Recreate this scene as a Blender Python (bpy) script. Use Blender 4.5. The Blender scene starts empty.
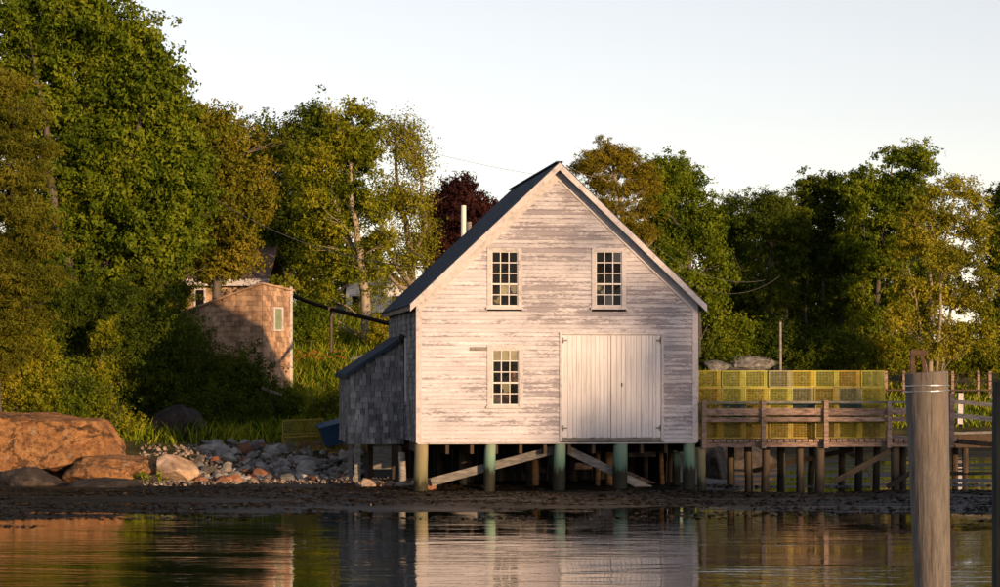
import bpy, math, random
import numpy as np
from mathutils import Vector, Matrix, noise as mnoise
R = math.radians
S = bpy.context.scene
COL = S.collection
random.seed(7)

# ------------------------------------------------------------------ camera, sky, sun
EYE = 2.9; F = 2500.0; HY = 372.0            # eye height, focal length and horizon row of the 1000 px photograph
cam = bpy.data.cameras.new('camera'); camo = bpy.data.objects.new('camera', cam); COL.objects.link(camo)
camo.location = (0, 0, EYE); camo.rotation_euler = (R(90), 0, 0)
cam.sensor_width = 36; cam.lens = 36 * F / 1000; cam.shift_y = (HY - 293.5) / 1000
cam.clip_start = 0.5; cam.clip_end = 6000
S.camera = camo

SUN_AZ = R(36); SUN_EL = R(7.0)              # behind the camera, to the right, low
SUNV = Vector((math.sin(SUN_AZ) * math.cos(SUN_EL), -math.cos(SUN_AZ) * math.cos(SUN_EL), math.sin(SUN_EL)))
W = bpy.data.worlds.new('World'); S.world = W; W.use_nodes = True
wn = W.node_tree.nodes; wl = W.node_tree.links
bg = wn['Background']
sky = wn.new('ShaderNodeTexSky'); sky.sky_type = 'NISHITA'; sky.sun_disc = False
sky.sun_elevation = SUN_EL
sky.sun_rotation = math.atan2(SUNV.x, SUNV.y)
sky.air_density = 0.8; sky.dust_density = 0.15; sky.ozone_density = 1.2; sky.altitude = 0
hs = wn.new('ShaderNodeHueSaturation'); hs.inputs['Saturation'].default_value = .52; hs.inputs['Value'].default_value = 1.12   # thin high veil
wl.new(sky.outputs[0], hs.inputs['Color']); tn = wn.new('ShaderNodeMix'); tn.data_type = 'RGBA'; tn.blend_type = 'MULTIPLY'; tn.inputs[0].default_value = 1; tn.inputs[7].default_value = (1.12, .98, .955, 1)
wl.new(hs.outputs[0], tn.inputs[6]); wl.new(tn.outputs[2], bg.inputs[0])
bg.inputs[1].default_value = 0.15
sun = bpy.data.lights.new('sun', 'SUN'); suno = bpy.data.objects.new('sun', sun); COL.objects.link(suno)
sun.energy = 5.0; sun.angle = R(0.6); sun.color = (1.0, 0.64, 0.335)
suno.rotation_euler = SUNV.to_track_quat('Z', 'Y').to_euler(); suno.location = SUNV * 150
S.view_settings.view_transform = 'Standard'; S.view_settings.look = 'None'
S.view_settings.exposure = 0.36; S.view_settings.gamma = 1
try:
    S.cycles.max_bounces = 7; S.cycles.diffuse_bounces = 3; S.cycles.glossy_bounces = 4; S.cycles.transmission_bounces = 4
    S.cycles.sample_clamp_indirect = 6
except Exception: pass

# ------------------------------------------------------------------ helpers
def P(px, py, Y): return Vector(((px - 500) / F * Y, Y, EYE + (HY - py) / F * Y))
def lerp(a, b, t): return a + (b - a) * t

class MB:
    def __init__(s): s.v = []; s.f = []
    def add(s, vs, fs):
        b = len(s.v); s.v += [tuple(v) for v in vs]; s.f += [tuple(b + i for i in f) for f in fs]
    def hexa(s, c8):                          # bottom 4 (ccw), top 4
        s.add(c8, [(3, 2, 1, 0), (4, 5, 6, 7), (0, 1, 5, 4), (1, 2, 6, 5), (2, 3, 7, 6), (3, 0, 4, 7)])
    def box(s, x0, x1, y0, y1, z0, z1):
        s.hexa([(x0, y0, z0), (x1, y0, z0), (x1, y1, z0), (x0, y1, z0), (x0, y0, z1), (x1, y0, z1), (x1, y1, z1), (x0, y1, z1)])
    def bar(s, a, b, w, h, up=(0, 0, 1)):      # box beam from a to b, w sideways, h along up
        a = Vector(a); b = Vector(b); d = (b - a).normalized(); up = Vector(up)
        sd = d.cross(up)
        if sd.length < 1e-4: sd = d.cross(Vector((0, 1, 0)))
        sd.normalize(); u = sd.cross(d).normalized()
        q = []
        for e in (a, b):
            q.append([e - sd * w / 2 - u * h / 2, e + sd * w / 2 - u * h / 2, e + sd * w / 2 + u * h / 2, e - sd * w / 2 + u * h / 2])
        s.add(q[0] + q[1], [(0, 1, 2, 3), (7, 6, 5, 4), (0, 4, 5, 1), (1, 5, 6, 2), (2, 6, 7, 3), (3, 7, 4, 0)])
    def tube(s, pts, rad, n=8, cap=True, wob=0, rng=random):
        pts = [Vector(p) for p in pts]; rings = []
        if not hasattr(rad, '__len__'): rad = [rad] * len(pts)
        b = len(s.v)
        for i, p in enumerate(pts):
            d = (pts[min(i + 1, len(pts) - 1)] - pts[max(i - 1, 0)])
            d = d.normalized() if d.length > 1e-6 else Vector((0, 0, 1))
            ref = Vector((0, 1, 0)) if abs(d.y) < 0.9 else Vector((1, 0, 0))
            x = d.cross(ref).normalized(); y = d.cross(x).normalized()
            for k in range(n):
                t = 2 * math.pi * k / n; r = rad[i] * (1 + (rng.uniform(-wob, wob) if wob else 0))
                s.v.append(tuple(p + x * math.cos(t) * r + y * math.sin(t) * r))
        for i in range(len(pts) - 1):
            for k in range(n):
                k2 = (k + 1) % n
                s.f.append((b + i * n + k, b + i * n + k2, b + (i + 1) * n + k2, b + (i + 1) * n + k))
        if cap:
            s.f.append(tuple(b + k for k in reversed(range(n))))
            e = b + (len(pts) - 1) * n; s.f.append(tuple(e + k for k in range(n)))
    def build(s, name, m, parent=None, smooth=False, loc=None):
        me = bpy.data.meshes.new(name); me.from_pydata(s.v, [], s.f); me.update()
        return link(name, me, m, parent, smooth, loc)

def link(name, me, m, parent=None, smooth=False, loc=None):
    o = bpy.data.objects.new(name, me); COL.objects.link(o)
    if m is not None and len(me.materials) == 0: me.materials.append(m)
    if parent is not None: o.parent = parent
    if loc is not None: o.location = loc
    if smooth: me.polygons.foreach_set('use_smooth', [True] * len(me.polygons))
    return o
def tag(o, label=None, cat=None, group=None, kind=None):
    if label: o['label'] = label
    if cat: o['category'] = cat
    if group: o['group'] = group
    if kind: o['kind'] = kind
    return o
def thing(name, label, cat, loc=(0, 0, 0), rz=0, group=None):
    o = bpy.data.objects.new(name, None); COL.objects.link(o); o.empty_display_size = .3
    o.location = loc; o.rotation_euler = (0, 0, rz)
    return tag(o, label, cat, group)

def np_mesh(name, V, Q):
    """V (n,3), Q (m,k) arrays -> mesh"""
    me = bpy.data.meshes.new(name); k = Q.shape[1]
    me.vertices.add(len(V)); me.vertices.foreach_set('co', np.ascontiguousarray(V, dtype=np.float32).ravel())
    me.loops.add(Q.size); me.loops.foreach_set('vertex_index', np.ascontiguousarray(Q, dtype=np.int32).ravel())
    me.polygons.add(len(Q)); me.polygons.foreach_set('loop_start', np.arange(0, Q.size, k, dtype=np.int32))
    me.update(calc_edges=True); me.validate()
    return me

# ------------------------------------------------------------------ materials
def newmat(name):
    m = bpy.data.materials.new(name); m.use_nodes = True
    nt = m.node_tree; b = nt.nodes['Principled BSDF']
    return m, nt, b
def ramp(nt, fac, stops, interp='LINEAR'):
    r = nt.nodes.new('ShaderNodeValToRGB'); e = r.color_ramp.elements; r.color_ramp.interpolation = interp
    while len(e) < len(stops): e.new(0.5)
    for el, (p, c) in zip(e, stops):
        el.position = p; el.color = (*c, 1) if len(c) == 3 else c
    nt.links.new(fac, r.inputs[0]); return r.outputs[0]
def coords(nt, scale, obj=False, rot=(0, 0, 0)):
    if obj: src = nt.nodes.new('ShaderNodeTexCoord').outputs['Object']
    else: src = nt.nodes.new('ShaderNodeNewGeometry').outputs['Position']
    mp = nt.nodes.new('ShaderNodeMapping'); mp.inputs['Scale'].default_value = scale; mp.inputs['Rotation'].default_value = rot
    nt.links.new(src, mp.inputs[0]); return mp.outputs[0]
def noise(nt, vec, scale, detail=5, rough=.6, dist=0):
    n = nt.nodes.new('ShaderNodeTexNoise'); n.inputs['Scale'].default_value = scale; n.inputs['Detail'].default_value = detail
    n.inputs['Roughness'].default_value = rough; n.inputs['Distortion'].default_value = dist
    nt.links.new(vec, n.inputs['Vector']); return n.outputs[0]
def math_(nt, op, a, b=None, clamp=False):
    n = nt.nodes.new('ShaderNodeMath'); n.operation = op; n.use_clamp = clamp
    for i, v in enumerate((a, b)):
        if v is None: continue
        if hasattr(v, 'node'): nt.links.new(v, n.inputs[i])
        else: n.inputs[i].default_value = v
    return n.outputs[0]
def mix(nt, fac, a, b, mode='MIX'):
    n = nt.nodes.new('ShaderNodeMix'); n.data_type = 'RGBA'; n.blend_type = mode
    for idx, v in ((0, fac), (6, a), (7, b)):
        if hasattr(v, 'node'): nt.links.new(v, n.inputs[idx])
        elif idx == 0: n.inputs[0].default_value = v
        else: n.inputs[idx].default_value = (*v, 1)
    return n.outputs[2]
def bump(nt, b, h, strength, dist):
    n = nt.nodes.new('ShaderNodeBump'); n.inputs['Strength'].default_value = strength; n.inputs['Distance'].default_value = dist
    nt.links.new(h, n.inputs['Height']); nt.links.new(n.outputs[0], b.inputs['Normal'])
def simple(name, cols, scale=(1, 1, 1), ns=4, rough=.8, bs=.3, bd=.02, rand=.25, obj=False, spec=.3, metal=0, island=False, detail=6):
    """colours run along a noise ramp; each object (or loose piece) gets its own tone"""
    m, nt, b = newmat(name); v = coords(nt, scale, obj)
    f = noise(nt, v, ns, detail, .65)
    n = len(cols); c = ramp(nt, f, [(.3 + .4 * i / max(1, n - 1), c) for i, c in enumerate(cols)])
    if rand:
        rnd = nt.nodes.new('ShaderNodeNewGeometry').outputs['Random Per Island'] if island else nt.nodes.new('ShaderNodeObjectInfo').outputs['Random']
        k = math_(nt, 'ADD', math_(nt, 'MULTIPLY', rnd, 2 * rand), 1 - rand)
        cc = nt.nodes.new('ShaderNodeCombineColor')
        for i in range(3): nt.links.new(k, cc.inputs[i])
        c = mix(nt, 1.0, c, cc.outputs[0], 'MULTIPLY')
    nt.links.new(c, b.inputs['Base Color'])
    b.inputs['Roughness'].default_value = rough; b.inputs['Specular IOR Level'].default_value = spec; b.inputs['Metallic'].default_value = metal
    if bs: bump(nt, b, f, bs, bd)
    return m
def leafmat(name, cols, trans=.3, gloss=.004, var=.28):
    m = bpy.data.materials.new(name); m.use_nodes = True; nt = m.node_tree; nt.nodes.clear()
    out = nt.nodes.new('ShaderNodeOutputMaterial')
    g = nt.nodes.new('ShaderNodeNewGeometry')
    f = noise(nt, coords(nt, (1, 1, 1)), .55, 3, .6)
    f = math_(nt, 'ADD', math_(nt, 'MULTIPLY', f, 1.1), math_(nt, 'MULTIPLY', math_(nt, 'SUBTRACT', g.outputs['Random Per Island'], .5), var))
    n = len(cols); c = ramp(nt, f, [(.25 + .6 * i / max(1, n - 1), c) for i, c in enumerate(cols)])
    d = nt.nodes.new('ShaderNodeBsdfDiffuse'); t = nt.nodes.new('ShaderNodeBsdfTranslucent'); gl = nt.nodes.new('ShaderNodeBsdfGlossy')
    gl.inputs['Roughness'].default_value = .6
    tc = mix(nt, 1.0, c, (1.25, 1.15, .55), 'MULTIPLY')
    nt.links.new(c, d.inputs[0]); nt.links.new(tc, t.inputs[0])
    m1 = nt.nodes.new('ShaderNodeMixShader'); m1.inputs[0].default_value = trans
    m2 = nt.nodes.new('ShaderNodeMixShader'); m2.inputs[0].default_value = gloss
    nt.links.new(d.outputs[0], m1.inputs[1]); nt.links.new(t.outputs[0], m1.inputs[2])
    nt.links.new(m1.outputs[0], m2.inputs[1]); nt.links.new(gl.outputs[0], m2.inputs[2]); nt.links.new(m2.outputs[0], out.inputs[0])
    return m

M = {}
def paint_wood(name, paint, wood, sc, amount, rough=.75, rand=.12, right=0, edge=0):
    """old paint worn off to grey wood in streaks along the boards"""
    m, nt, b = newmat(name)
    v = coords(nt, sc); big = noise(nt, coords(nt, (.5, .5, .6)), 1.0, 3, .6)
    f = noise(nt, v, 1.0, 8, .72)
    rnd = nt.nodes.new('ShaderNodeObjectInfo').outputs['Random']
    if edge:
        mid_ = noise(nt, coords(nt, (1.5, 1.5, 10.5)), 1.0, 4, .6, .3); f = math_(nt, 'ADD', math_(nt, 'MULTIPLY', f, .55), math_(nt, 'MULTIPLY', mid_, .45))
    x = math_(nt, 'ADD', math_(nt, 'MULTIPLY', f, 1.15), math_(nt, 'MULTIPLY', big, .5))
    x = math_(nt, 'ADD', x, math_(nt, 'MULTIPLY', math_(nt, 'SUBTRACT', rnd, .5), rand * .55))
    if right:                                 # grey wood tone grows along the facade and up it
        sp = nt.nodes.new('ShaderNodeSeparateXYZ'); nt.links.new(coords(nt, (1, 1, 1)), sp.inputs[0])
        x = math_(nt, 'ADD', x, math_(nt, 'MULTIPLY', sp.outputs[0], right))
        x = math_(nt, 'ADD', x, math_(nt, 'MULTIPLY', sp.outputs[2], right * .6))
    if edge:                                  # worn-looking edge lines put into the colour in place of lap shadows
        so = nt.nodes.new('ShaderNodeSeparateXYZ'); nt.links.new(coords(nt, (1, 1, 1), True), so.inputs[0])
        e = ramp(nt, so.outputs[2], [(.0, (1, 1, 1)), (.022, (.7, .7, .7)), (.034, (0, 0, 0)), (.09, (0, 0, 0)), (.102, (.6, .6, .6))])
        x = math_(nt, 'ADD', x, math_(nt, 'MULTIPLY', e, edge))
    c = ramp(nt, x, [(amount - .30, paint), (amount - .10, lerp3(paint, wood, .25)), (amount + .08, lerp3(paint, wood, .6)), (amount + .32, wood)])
    k = math_(nt, 'ADD', math_(nt, 'MULTIPLY', rnd, rand), 1 - rand * .6)
    cc = nt.nodes.new('ShaderNodeCombineColor')
    for i in range(3): nt.links.new(k, cc.inputs[i])
    c = mix(nt, 1.0, c, cc.outputs[0], 'MULTIPLY')
    nt.links.new(c, b.inputs['Base Color']); b.inputs['Roughness'].default_value = rough; b.inputs['Specular IOR Level'].default_value = .25
    bump(nt, b, f, .35, .006)
    return m
def lerp3(a, b, t): return tuple(lerp(x, y, t) for x, y in zip(a, b))

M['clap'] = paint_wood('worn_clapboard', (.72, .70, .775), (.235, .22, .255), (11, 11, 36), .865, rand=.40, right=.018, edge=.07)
M['trim'] = paint_wood('cream_trim', (.58, .55, .58), (.29, .27, .285), (9, 9, 9), .88)
M['doorp'] = paint_wood('door_plank_paint', (.66, .65, .71), (.33, .32, .34), (18, 18, .8), .92, rand=.12)
M['sash'] = simple('sash_paint', [(.58, .55, .55), (.72, .68, .68)], ns=9, rand=.1)
M['greywood'] = simple('grey_weathered_wood', [(.07, .066, .063), (.18, .168, .16), (.29, .27, .255)], (2, 2, 9), 2.2, rand=.25)
M['orangewood'] = simple('sunlit_orange_wood', [(.10, .05, .022), (.28, .15, .06)], (2, 2, 9), 2.2, rand=.3)  # low sun on the rear posts put into the wood colour
M['darkpile'] = simple('dark_tarred_pile', [(.012, .014, .014), (.045, .05, .05)], (6, 6, 1), 2, rand=0)
M['railwood'] = simple('rail_wood', [(.06, .042, .034), (.24, .165, .135), (.37, .27, .23)], (2.5, 2.5, 12), 2.0, rand=.2)
M['darkwood'] = simple('wet_dark_wood', [(.03, .022, .016), (.09, .06, .04)], (3, 3, 1), 3, rand=.4)
M['shingle'] = simple('grey_shingle', [(.03, .03, .032), (.19, .195, .21), (.37, .37, .39)], (1.6, 1.6, .7), 1.5, rand=.42, island=True, bs=.2)
M['shingle_b'] = simple('brown_shingle', [(.17, .10, .065), (.33, .21, .14), (.45, .31, .21)], (1, 1, 1), 2.2, rand=.38, island=True, bs=.2)
M['roof'] = simple('dark_roof_shingle', [(.016, .026, .044), (.042, .062, .098)], ns=3, rand=.3, island=True, rough=.85, spec=.2)
M['brownroof'] = simple('brown_roof', [(.10, .06, .05), (.2, .13, .11)], ns=2.5, rand=.25, island=True)
M['gap'] = simple('dark_wall_backing', [(.012, .010, .008), (.03, .024, .02)], ns=2, rand=0)
M['interior'] = simple('dark_interior', [(.02, .017, .014), (.05, .04, .03)], ns=2, rand=0)
M['white'] = simple('white_house_paint', [(.62, .61, .6), (.70, .69, .68)], ns=2, rand=.05)
M['iron'] = simple('rusty_iron', [(.03, .022, .018), (.10, .05, .03)], ns=14, rough=.8, rand=.1)
M['black'] = simple('black_pipe', [(.006, .006, .006), (.010, .010, .010)], ns=6, spec=.1, rough=.9, rand=0)
M['steel'] = simple('galvanised_wire', [(.35, .35, .36), (.5, .5, .5)], ns=8, rough=.4, metal=.8, rand=0)
M['wire'] = simple('power_line', [(.10, .10, .10), (.16, .15, .15)], ns=3, rand=0)
M['rope'] = simple('old_rope', [(.25, .2, .13), (.4, .33, .22)], ns=20, rand=.3)
M['blue'] = simple('blue_plastic', [(.016, .05, .11), (.03, .08, .17)], ns=5, rough=.55, rand=.1, bs=.1)
M['pebble'] = simple('bank_stone', [(.07, .066, .063), (.19, .18, .175), (.33, .315, .30)], ns=3.0, rand=.6, bs=.5, bd=.03)
M['redstone'] = simple('rust_red_stone', [(.10, .04, .02), (.20, .085, .045), (.30, .16, .10)], ns=3.0, rand=.5, bs=.5, bd=.03)
M['granite'], nt, b = newmat('tan_granite')
f = noise(nt, coords(nt, (1, 1, 1.4)), 2.4, 12, .78, .5); g = noise(nt, coords(nt, (1, 1, 1)), 9, 8, .8); k = noise(nt, coords(nt, (1, 1, 1)), 3.4, 6, .75, .3)
c = ramp(nt, f, [(.32, (.07, .034, .016)), (.44, (.29, .125, .040)), (.55, (.46, .225, .080)), (.70, (.56, .35, .17))])
c = mix(nt, ramp(nt, g, [(.40, (.9, .9, .9)), (.5, (0, 0, 0))]), c, (.085, .05, .035))
c = mix(nt, ramp(nt, k, [(.60, (0, 0, 0)), (.66, (.7, .7, .7))]), c, (.50, .40, .28))
vo = nt.nodes.new('ShaderNodeTexVoronoi'); vo.feature = 'DISTANCE_TO_EDGE'; vo.inputs['Scale'].default_value = .55; nt.links.new(coords(nt, (1, .8, 1.7), rot=(0, .5, .2)), vo.inputs['Vector'])
crk = ramp(nt, math_(nt, 'ADD', vo.outputs['Distance'], math_(nt, 'MULTIPLY', math_(nt, 'SUBTRACT', f, .5), .4)), [(.0, (1, 1, 1)), (.018, (0, 0, 0))])
c = mix(nt, math_(nt, 'MULTIPLY', crk, .5), c, (.035, .022, .014))
f = math_(nt, 'SUBTRACT', f, math_(nt, 'MULTIPLY', crk, .5))
nt.links.new(c, b.inputs['Base Color']); b.inputs['Roughness'].default_value = .9
bump(nt, b, math_(nt, 'ADD', f, math_(nt, 'MULTIPLY', g, .5)), .1 + .9, .16)
M['palerock'] = simple('pale_tan_rock', [(.20, .12, .075), (.42, .29, .20), (.58, .45, .35)], ns=2.4, rand=.05, bs=.8, bd=.06, detail=10)
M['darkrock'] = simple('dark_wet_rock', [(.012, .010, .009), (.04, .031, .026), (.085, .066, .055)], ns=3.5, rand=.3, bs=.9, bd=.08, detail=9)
M['greyrock'] = simple('grey_ledge_rock', [(.12, .115, .12), (.24, .235, .24), (.34, .33, .33)], ns=2, rand=.2, bs=.6, bd=.05, detail=9)
M['darkgrey'] = simple('dark_grey_ledge', [(.05, .048, .05), (.15, .147, .15), (.26, .25, .25)], ns=3.5, rand=.2, bs=.6, bd=.05, detail=9)
M['weed'] = simple('rockweed', [(.005, .004, .002), (.013, .009, .0045), (.032, .02, .008)], ns=1.2, rand=.6, island=True, rough=.5, bs=0, spec=.3)
M['glass'], nt, b = newmat('window_glass')
b.inputs['Base Color'].default_value = (.008, .008, .009, 1); b.inputs['Roughness'].default_value = .03; b.inputs['Specular IOR Level'].default_value = .13
b.inputs['IOR'].default_value = 1.45
bump(nt, b, noise(nt, coords(nt, (1, 1, 1)), 5, 2), .06, .02)
M['paleglass'] = simple('pale_cream_glass', [(.16, .145, .09), (.27, .25, .17)], ns=9, rough=.2, rand=.1, bs=0, spec=.5)  # plain cream pane colour
M['reflectglass'], nt, b = newmat('painted_reflection_glass')  # cream reflections painted as blotches on a dark pane
f = noise(nt, coords(nt, (1, 1, 1)), 4.2, 4, .6); nt.links.new(ramp(nt, f, [(.52, (.008, .008, .009)), (.56, (.15, .13, .07))]), b.inputs['Base Color']); b.inputs['Roughness'].default_value = .1
M['warmglass'] = simple('brown_things_behind_glass', [(.01, .008, .006), (.02, .012, .008), (.14, .06, .025)], ns=7, rough=.1, rand=.1, bs=0, spec=.5)
M['greenglass'] = simple('green_glass', [(.16, .2, .12), (.24, .28, .17)], ns=4, rough=.15, rand=0, bs=0, spec=.6)

# pilings: cream top, copper green middle, dark algae at the tide line (stains that stay put)
def pile_mat(name, top, mid, low, z0, z1, z2):
    m, nt, b = newmat(name); v = coords(nt, (7, 7, 1.1)); f = noise(nt, v, 1.3, 7, .7)
    sp = nt.nodes.new('ShaderNodeSeparateXYZ'); nt.links.new(coords(nt, (1, 1, 1)), sp.inputs[0])
    z = math_(nt, 'ADD', sp.outputs[2], math_(nt, 'MULTIPLY', math_(nt, 'SUBTRACT', f, .5), .9))
    z = math_(nt, 'DIVIDE', z, 2.0)
    c = ramp(nt, z, [(z0 / 2, low), (z0 / 2 + .06, lerp3(low, mid, .6)), (z1 / 2, mid), (z2 / 2, top)])
    c2 = mix(nt, math_(nt, 'MULTIPLY', f, .9), c, lerp3(mid, (.2, .15, .1), .4), 'MULTIPLY')
    k = nt.nodes.new('ShaderNodeObjectInfo').outputs['Random']
    kk = math_(nt, 'ADD', math_(nt, 'MULTIPLY', k, .5), .7); cc = nt.nodes.new('ShaderNodeCombineColor'); [nt.links.new(kk, cc.inputs[q]) for q in range(3)]; c2 = mix(nt, 1.0, c2, cc.outputs[0], 'MULTIPLY')
    nt.links.new(c2, b.inputs['Base Color']); b.inputs['Roughness'].default_value = .8
    bump(nt, b, f, .5, .02); return m
M['pile'] = pile_mat('green_piling', (.45, .46, .34), (.19, .33, .26), (.014, .015, .006), .50, .82, 1.7)
M['pilecream'] = pile_mat('cream_piling', (.52, .43, .27), (.36, .34, .19), (.04, .038, .012), .22, .55, 1.2)
M['wharfpile'] = pile_mat('brown_piling', (.24, .19, .13), (.11, .08, .05), (.018, .014, .008), .3, .75, 1.6)
M['bigpile'], nt, b = newmat('grey_mooring_pile')
f = noise(nt, coords(nt, (14, 14, 2.6)), 1.6, 10, .75); g = noise(nt, coords(nt, (3, 3, .45)), 1.0, 4, .6)
c = ramp(nt, f, [(.25, (.05, .043, .039)), (.5, (.125, .11, .10)), (.75, (.20, .18, .17))])
c = mix(nt, ramp(nt, g, [(.5, (0, 0, 0)), (.72, (.75, .75, .75))]), c, (.22, .15, .10))
ck = noise(nt, coords(nt, (26, 26, .7)), 1.5, 4, .6, .3); c = mix(nt, ramp(nt, ck, [(.34, (.6, .6, .6)), (.40, (0, 0, 0))]), c, (.03, .024, .02)); f = math_(nt, 'ADD', f, math_(nt, 'MULTIPLY', ck, .6))
sc_ = noise(nt, coords(nt, (60, 60, 12)), 1.2, 3, .6)
c = mix(nt, ramp(nt, sc_, [(.62, (0, 0, 0)), (.70, (.6, .6, .6))]), c, (.10, .085, .075))
nt.links.new(c, b.inputs['Base Color']); b.inputs['Roughness'].default_value = .85; bump(nt, b, f, .6, .02)

# lobster trap wire, several ages
TRAP_COLS = {'yellow': (.42, .34, .016), 'yellow-green': (.34, .33, .03), 'orange-yellow': (.44, .29, .015), 'faded grey': (.25, .235, .11), 'mustard': (.32, .235, .018)}
for k, c in TRAP_COLS.items():
    M['trap_' + k] = simple('trap_wire_' + k.replace('-', '_').replace(' ', '_'), [lerp3(c, (.1, .09, .06), .45), c, lerp3(c, (.6, .55, .4), .2)], ns=6, rough=.5, rand=.12, bs=0)
M['trapnet'] = simple('trap_netting', [(.10, .11, .07), (.24, .24, .16)], ns=9, rand=.3, bs=0)

# leaves
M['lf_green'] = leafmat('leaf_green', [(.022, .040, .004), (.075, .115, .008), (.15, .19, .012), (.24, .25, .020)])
M['lf_gold'] = leafmat('leaf_gold', [(.035, .050, .004), (.115, .14, .008), (.21, .22, .013), (.32, .27, .025)])
M['lf_brown'] = leafmat('leaf_brown_gold', [(.035, .045, .005), (.12, .125, .010), (.20, .18, .016), (.30, .21, .025)])
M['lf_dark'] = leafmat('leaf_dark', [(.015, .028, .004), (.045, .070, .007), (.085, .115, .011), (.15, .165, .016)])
M['lf_pine'] = leafmat('needle_gold', [(.035, .043, .005), (.105, .108, .010), (.19, .165, .018)], trans=.2)
M['lf_orange'] = leafmat('needle_orange', [(.05, .045, .005), (.15, .125, .010), (.27, .205, .020)], trans=.2, var=.3)
M['lf_copper'] = leafmat('leaf_copper', [(.016, .006, .007), (.035, .012, .012), (.07, .025, .02)], trans=.2)
M['lf_airy'] = leafmat('leaf_airy', [(.08, .09, .008), (.22, .215, .015), (.38, .32, .03)])
M['grass'] = leafmat('grass_blade', [(.03, .06, .005), (.13, .20, .010), (.26, .32, .016), (.38, .34, .04)], trans=.3, var=.7)
M['flower'] = leafmat('daylily', [(.40, .14, .03), (.55, .22, .06)], trans=.2)
M['bark'] = simple('grey_bark', [(.06, .05, .042), (.14, .115, .10)], (4, 4, 1), 3, rand=.2, bs=.7, bd=.03)
M['palebark'] = simple('pale_bark', [(.18, .145, .11), (.34, .28, .21)], (4, 4, 1), 2.5, rand=.2, bs=.6, bd=.02)

# ------------------------------------------------------------------ ground and water
def pw(x, pts):
    return np.interp(x, [p[0] for p in pts], [p[1] for p in pts])
SHORE = [(-200, 56), (-40, 60), (-14, 62.8), (-9.5, 64.8), (-6, 65.8), (-3, 66), (-1, 66), (3, 67.5), (5.0, 71), (6.2, 80), (8.5, 91), (12, 97), (20, 99), (60, 96), (200, 80)]
MUDF = [(-200, 40), (-30, 44), (-14, 46.8), (-10, 48.2), (-6, 50.2), (-2, 51.5), (0, 50.6), (4, 51.6), (8, 50.4), (14, 51), (40, 50), (200, 45)]
LEFTP = [(0, .05), (1.0, .18), (2.5, .45), (5, .98), (9, 1.2), (13.5, 1.4), (17, 1.9), (19, 2.5), (21, 3.0), (25, 3.7), (30, 4.4), (38, 5.0), (50, 5.8), (90, 6.5), (400, 8)]
RIGHTP = [(0, .03), (2.5, .6), (5, 1.25), (9, 1.9), (16, 2.9), (26, 3.3), (60, 3.8), (400, 4.2)]
_rg = np.random.default_rng(3)
_ph = _rg.uniform(0, 6.28, (10, 4)); _an = _rg.uniform(0, 6.28, 10)
def wav(x, y, base, n=8):
    s = 0; a = 1; tot = 0
    for i in range(n):
        k = base * 1.55 ** i; t = _an[i]
        s = s + a * np.sin(k * (x * np.cos(t) + y * np.sin(t)) + _ph[i, 0] + 1.3 * np.sin(k * .6 * (y * np.cos(t) - x * np.sin(t)) + _ph[i, 1])); tot += a; a *= .68
    return s / tot
def H(x, y):
    x = np.asarray(x, float); y = np.asarray(y, float)
    d = y - pw(x, SHORE)
    t = np.clip((x - 2) / 8, 0, 1); t = t * t * (3 - 2 * t)
    up = pw(d, LEFTP) * (1 - t) + pw(d, RIGHTP) * t
    up = up + np.clip(d - 3, 0, 10) / 10 * .22 * wav(x, y, .5, 5)
    m = y - pw(x, MUDF) + 2.6 * wav(x * .5, y * .3, .6, 7)
    mud = np.where(m < 0, np.maximum(-2.0, .05 * m * np.clip(-m, .3, 3) - .0), .008 + .045 * np.clip(m / 7, 0, 1))
    inner = np.clip((y - 57.5) / 3, 0, 1) * np.clip((x - 4.2) / 2, 0, 1)      # the creek behind the wharf
    mud = mud - inner * .065
    mud = mud + .085 * wav(x * .35, y * 1.3, 1.5, 9) * np.clip(m + 1, 0, 1)
    far = np.clip((-22 - y) / 25, 0, 1) * 3.5
    z = np.where(d > 0, up, mud)
    near = np.clip((d + 1.5) / 1.5, 0, 1)
    z = np.where((d <= 0) & (d > -1.5), mud * (1 - near) + near * .05, z)
    return np.where(y < -20, -2 + far * 1.6, z)
def h(x, y): return float(H(x, y))

def lin(a, b, st): return list(np.arange(a, b, st))
xs = [-3000, -1200, -500, -260, -160, -110, -80, -60, -48, -38] + lin(-30, -18, .8) + lin(-18, 18, .16) + lin(18, 34, .8) + [36, 42, 50, 62, 80, 110, 160, 260, 500, 1200, 3000]
ys = [-3000, -800, -300, -160, -120, -95, -85, -75, -65, -55, -50, -40, -20, 0, 15, 28, 36, 40] + lin(42, 74, .16) + lin(74, 104, .5) + lin(104, 130, 1.5) + [133, 140, 150, 170, 200, 260, 400, 800, 1600, 4000]
xa, ya = np.array(xs), np.array(ys)
gx, gy = np.meshgrid(xa, ya); gz = H(gx, gy)
V = np.stack([gx.ravel(), gy.ravel(), gz.ravel()], 1)
nx = len(xs); i, j = np.meshgrid(np.arange(nx - 1), np.arange(len(ys) - 1))
a = (j * nx + i).ravel(); Q = np.stack([a, a + 1, a + nx + 1, a + nx], 1)
mg, nt, b = newmat('shore_ground')
v = coords(nt, (1, 1, 1)); n1 = noise(nt, v, .9, 8, .7); n2 = noise(nt, coords(nt, (.5, 1.6, 1)), 5, 7, .72)
sp = nt.nodes.new('ShaderNodeSeparateXYZ'); nt.links.new(v, sp.inputs[0])
mudc = ramp(nt, n2, [(.3, (.003, .0026, .002)), (.55, (.008, .006, .004)), (.75, (.022, .015, .008))])
soil = ramp(nt, n1, [(.35, (.022, .022, .010)), (.5, (.05, .05, .015)), (.65, (.10, .085, .03))])
zz = math_(nt, 'ADD', sp.outputs[2], math_(nt, 'MULTIPLY', math_(nt, 'SUBTRACT', n1, .5), .6))
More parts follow.
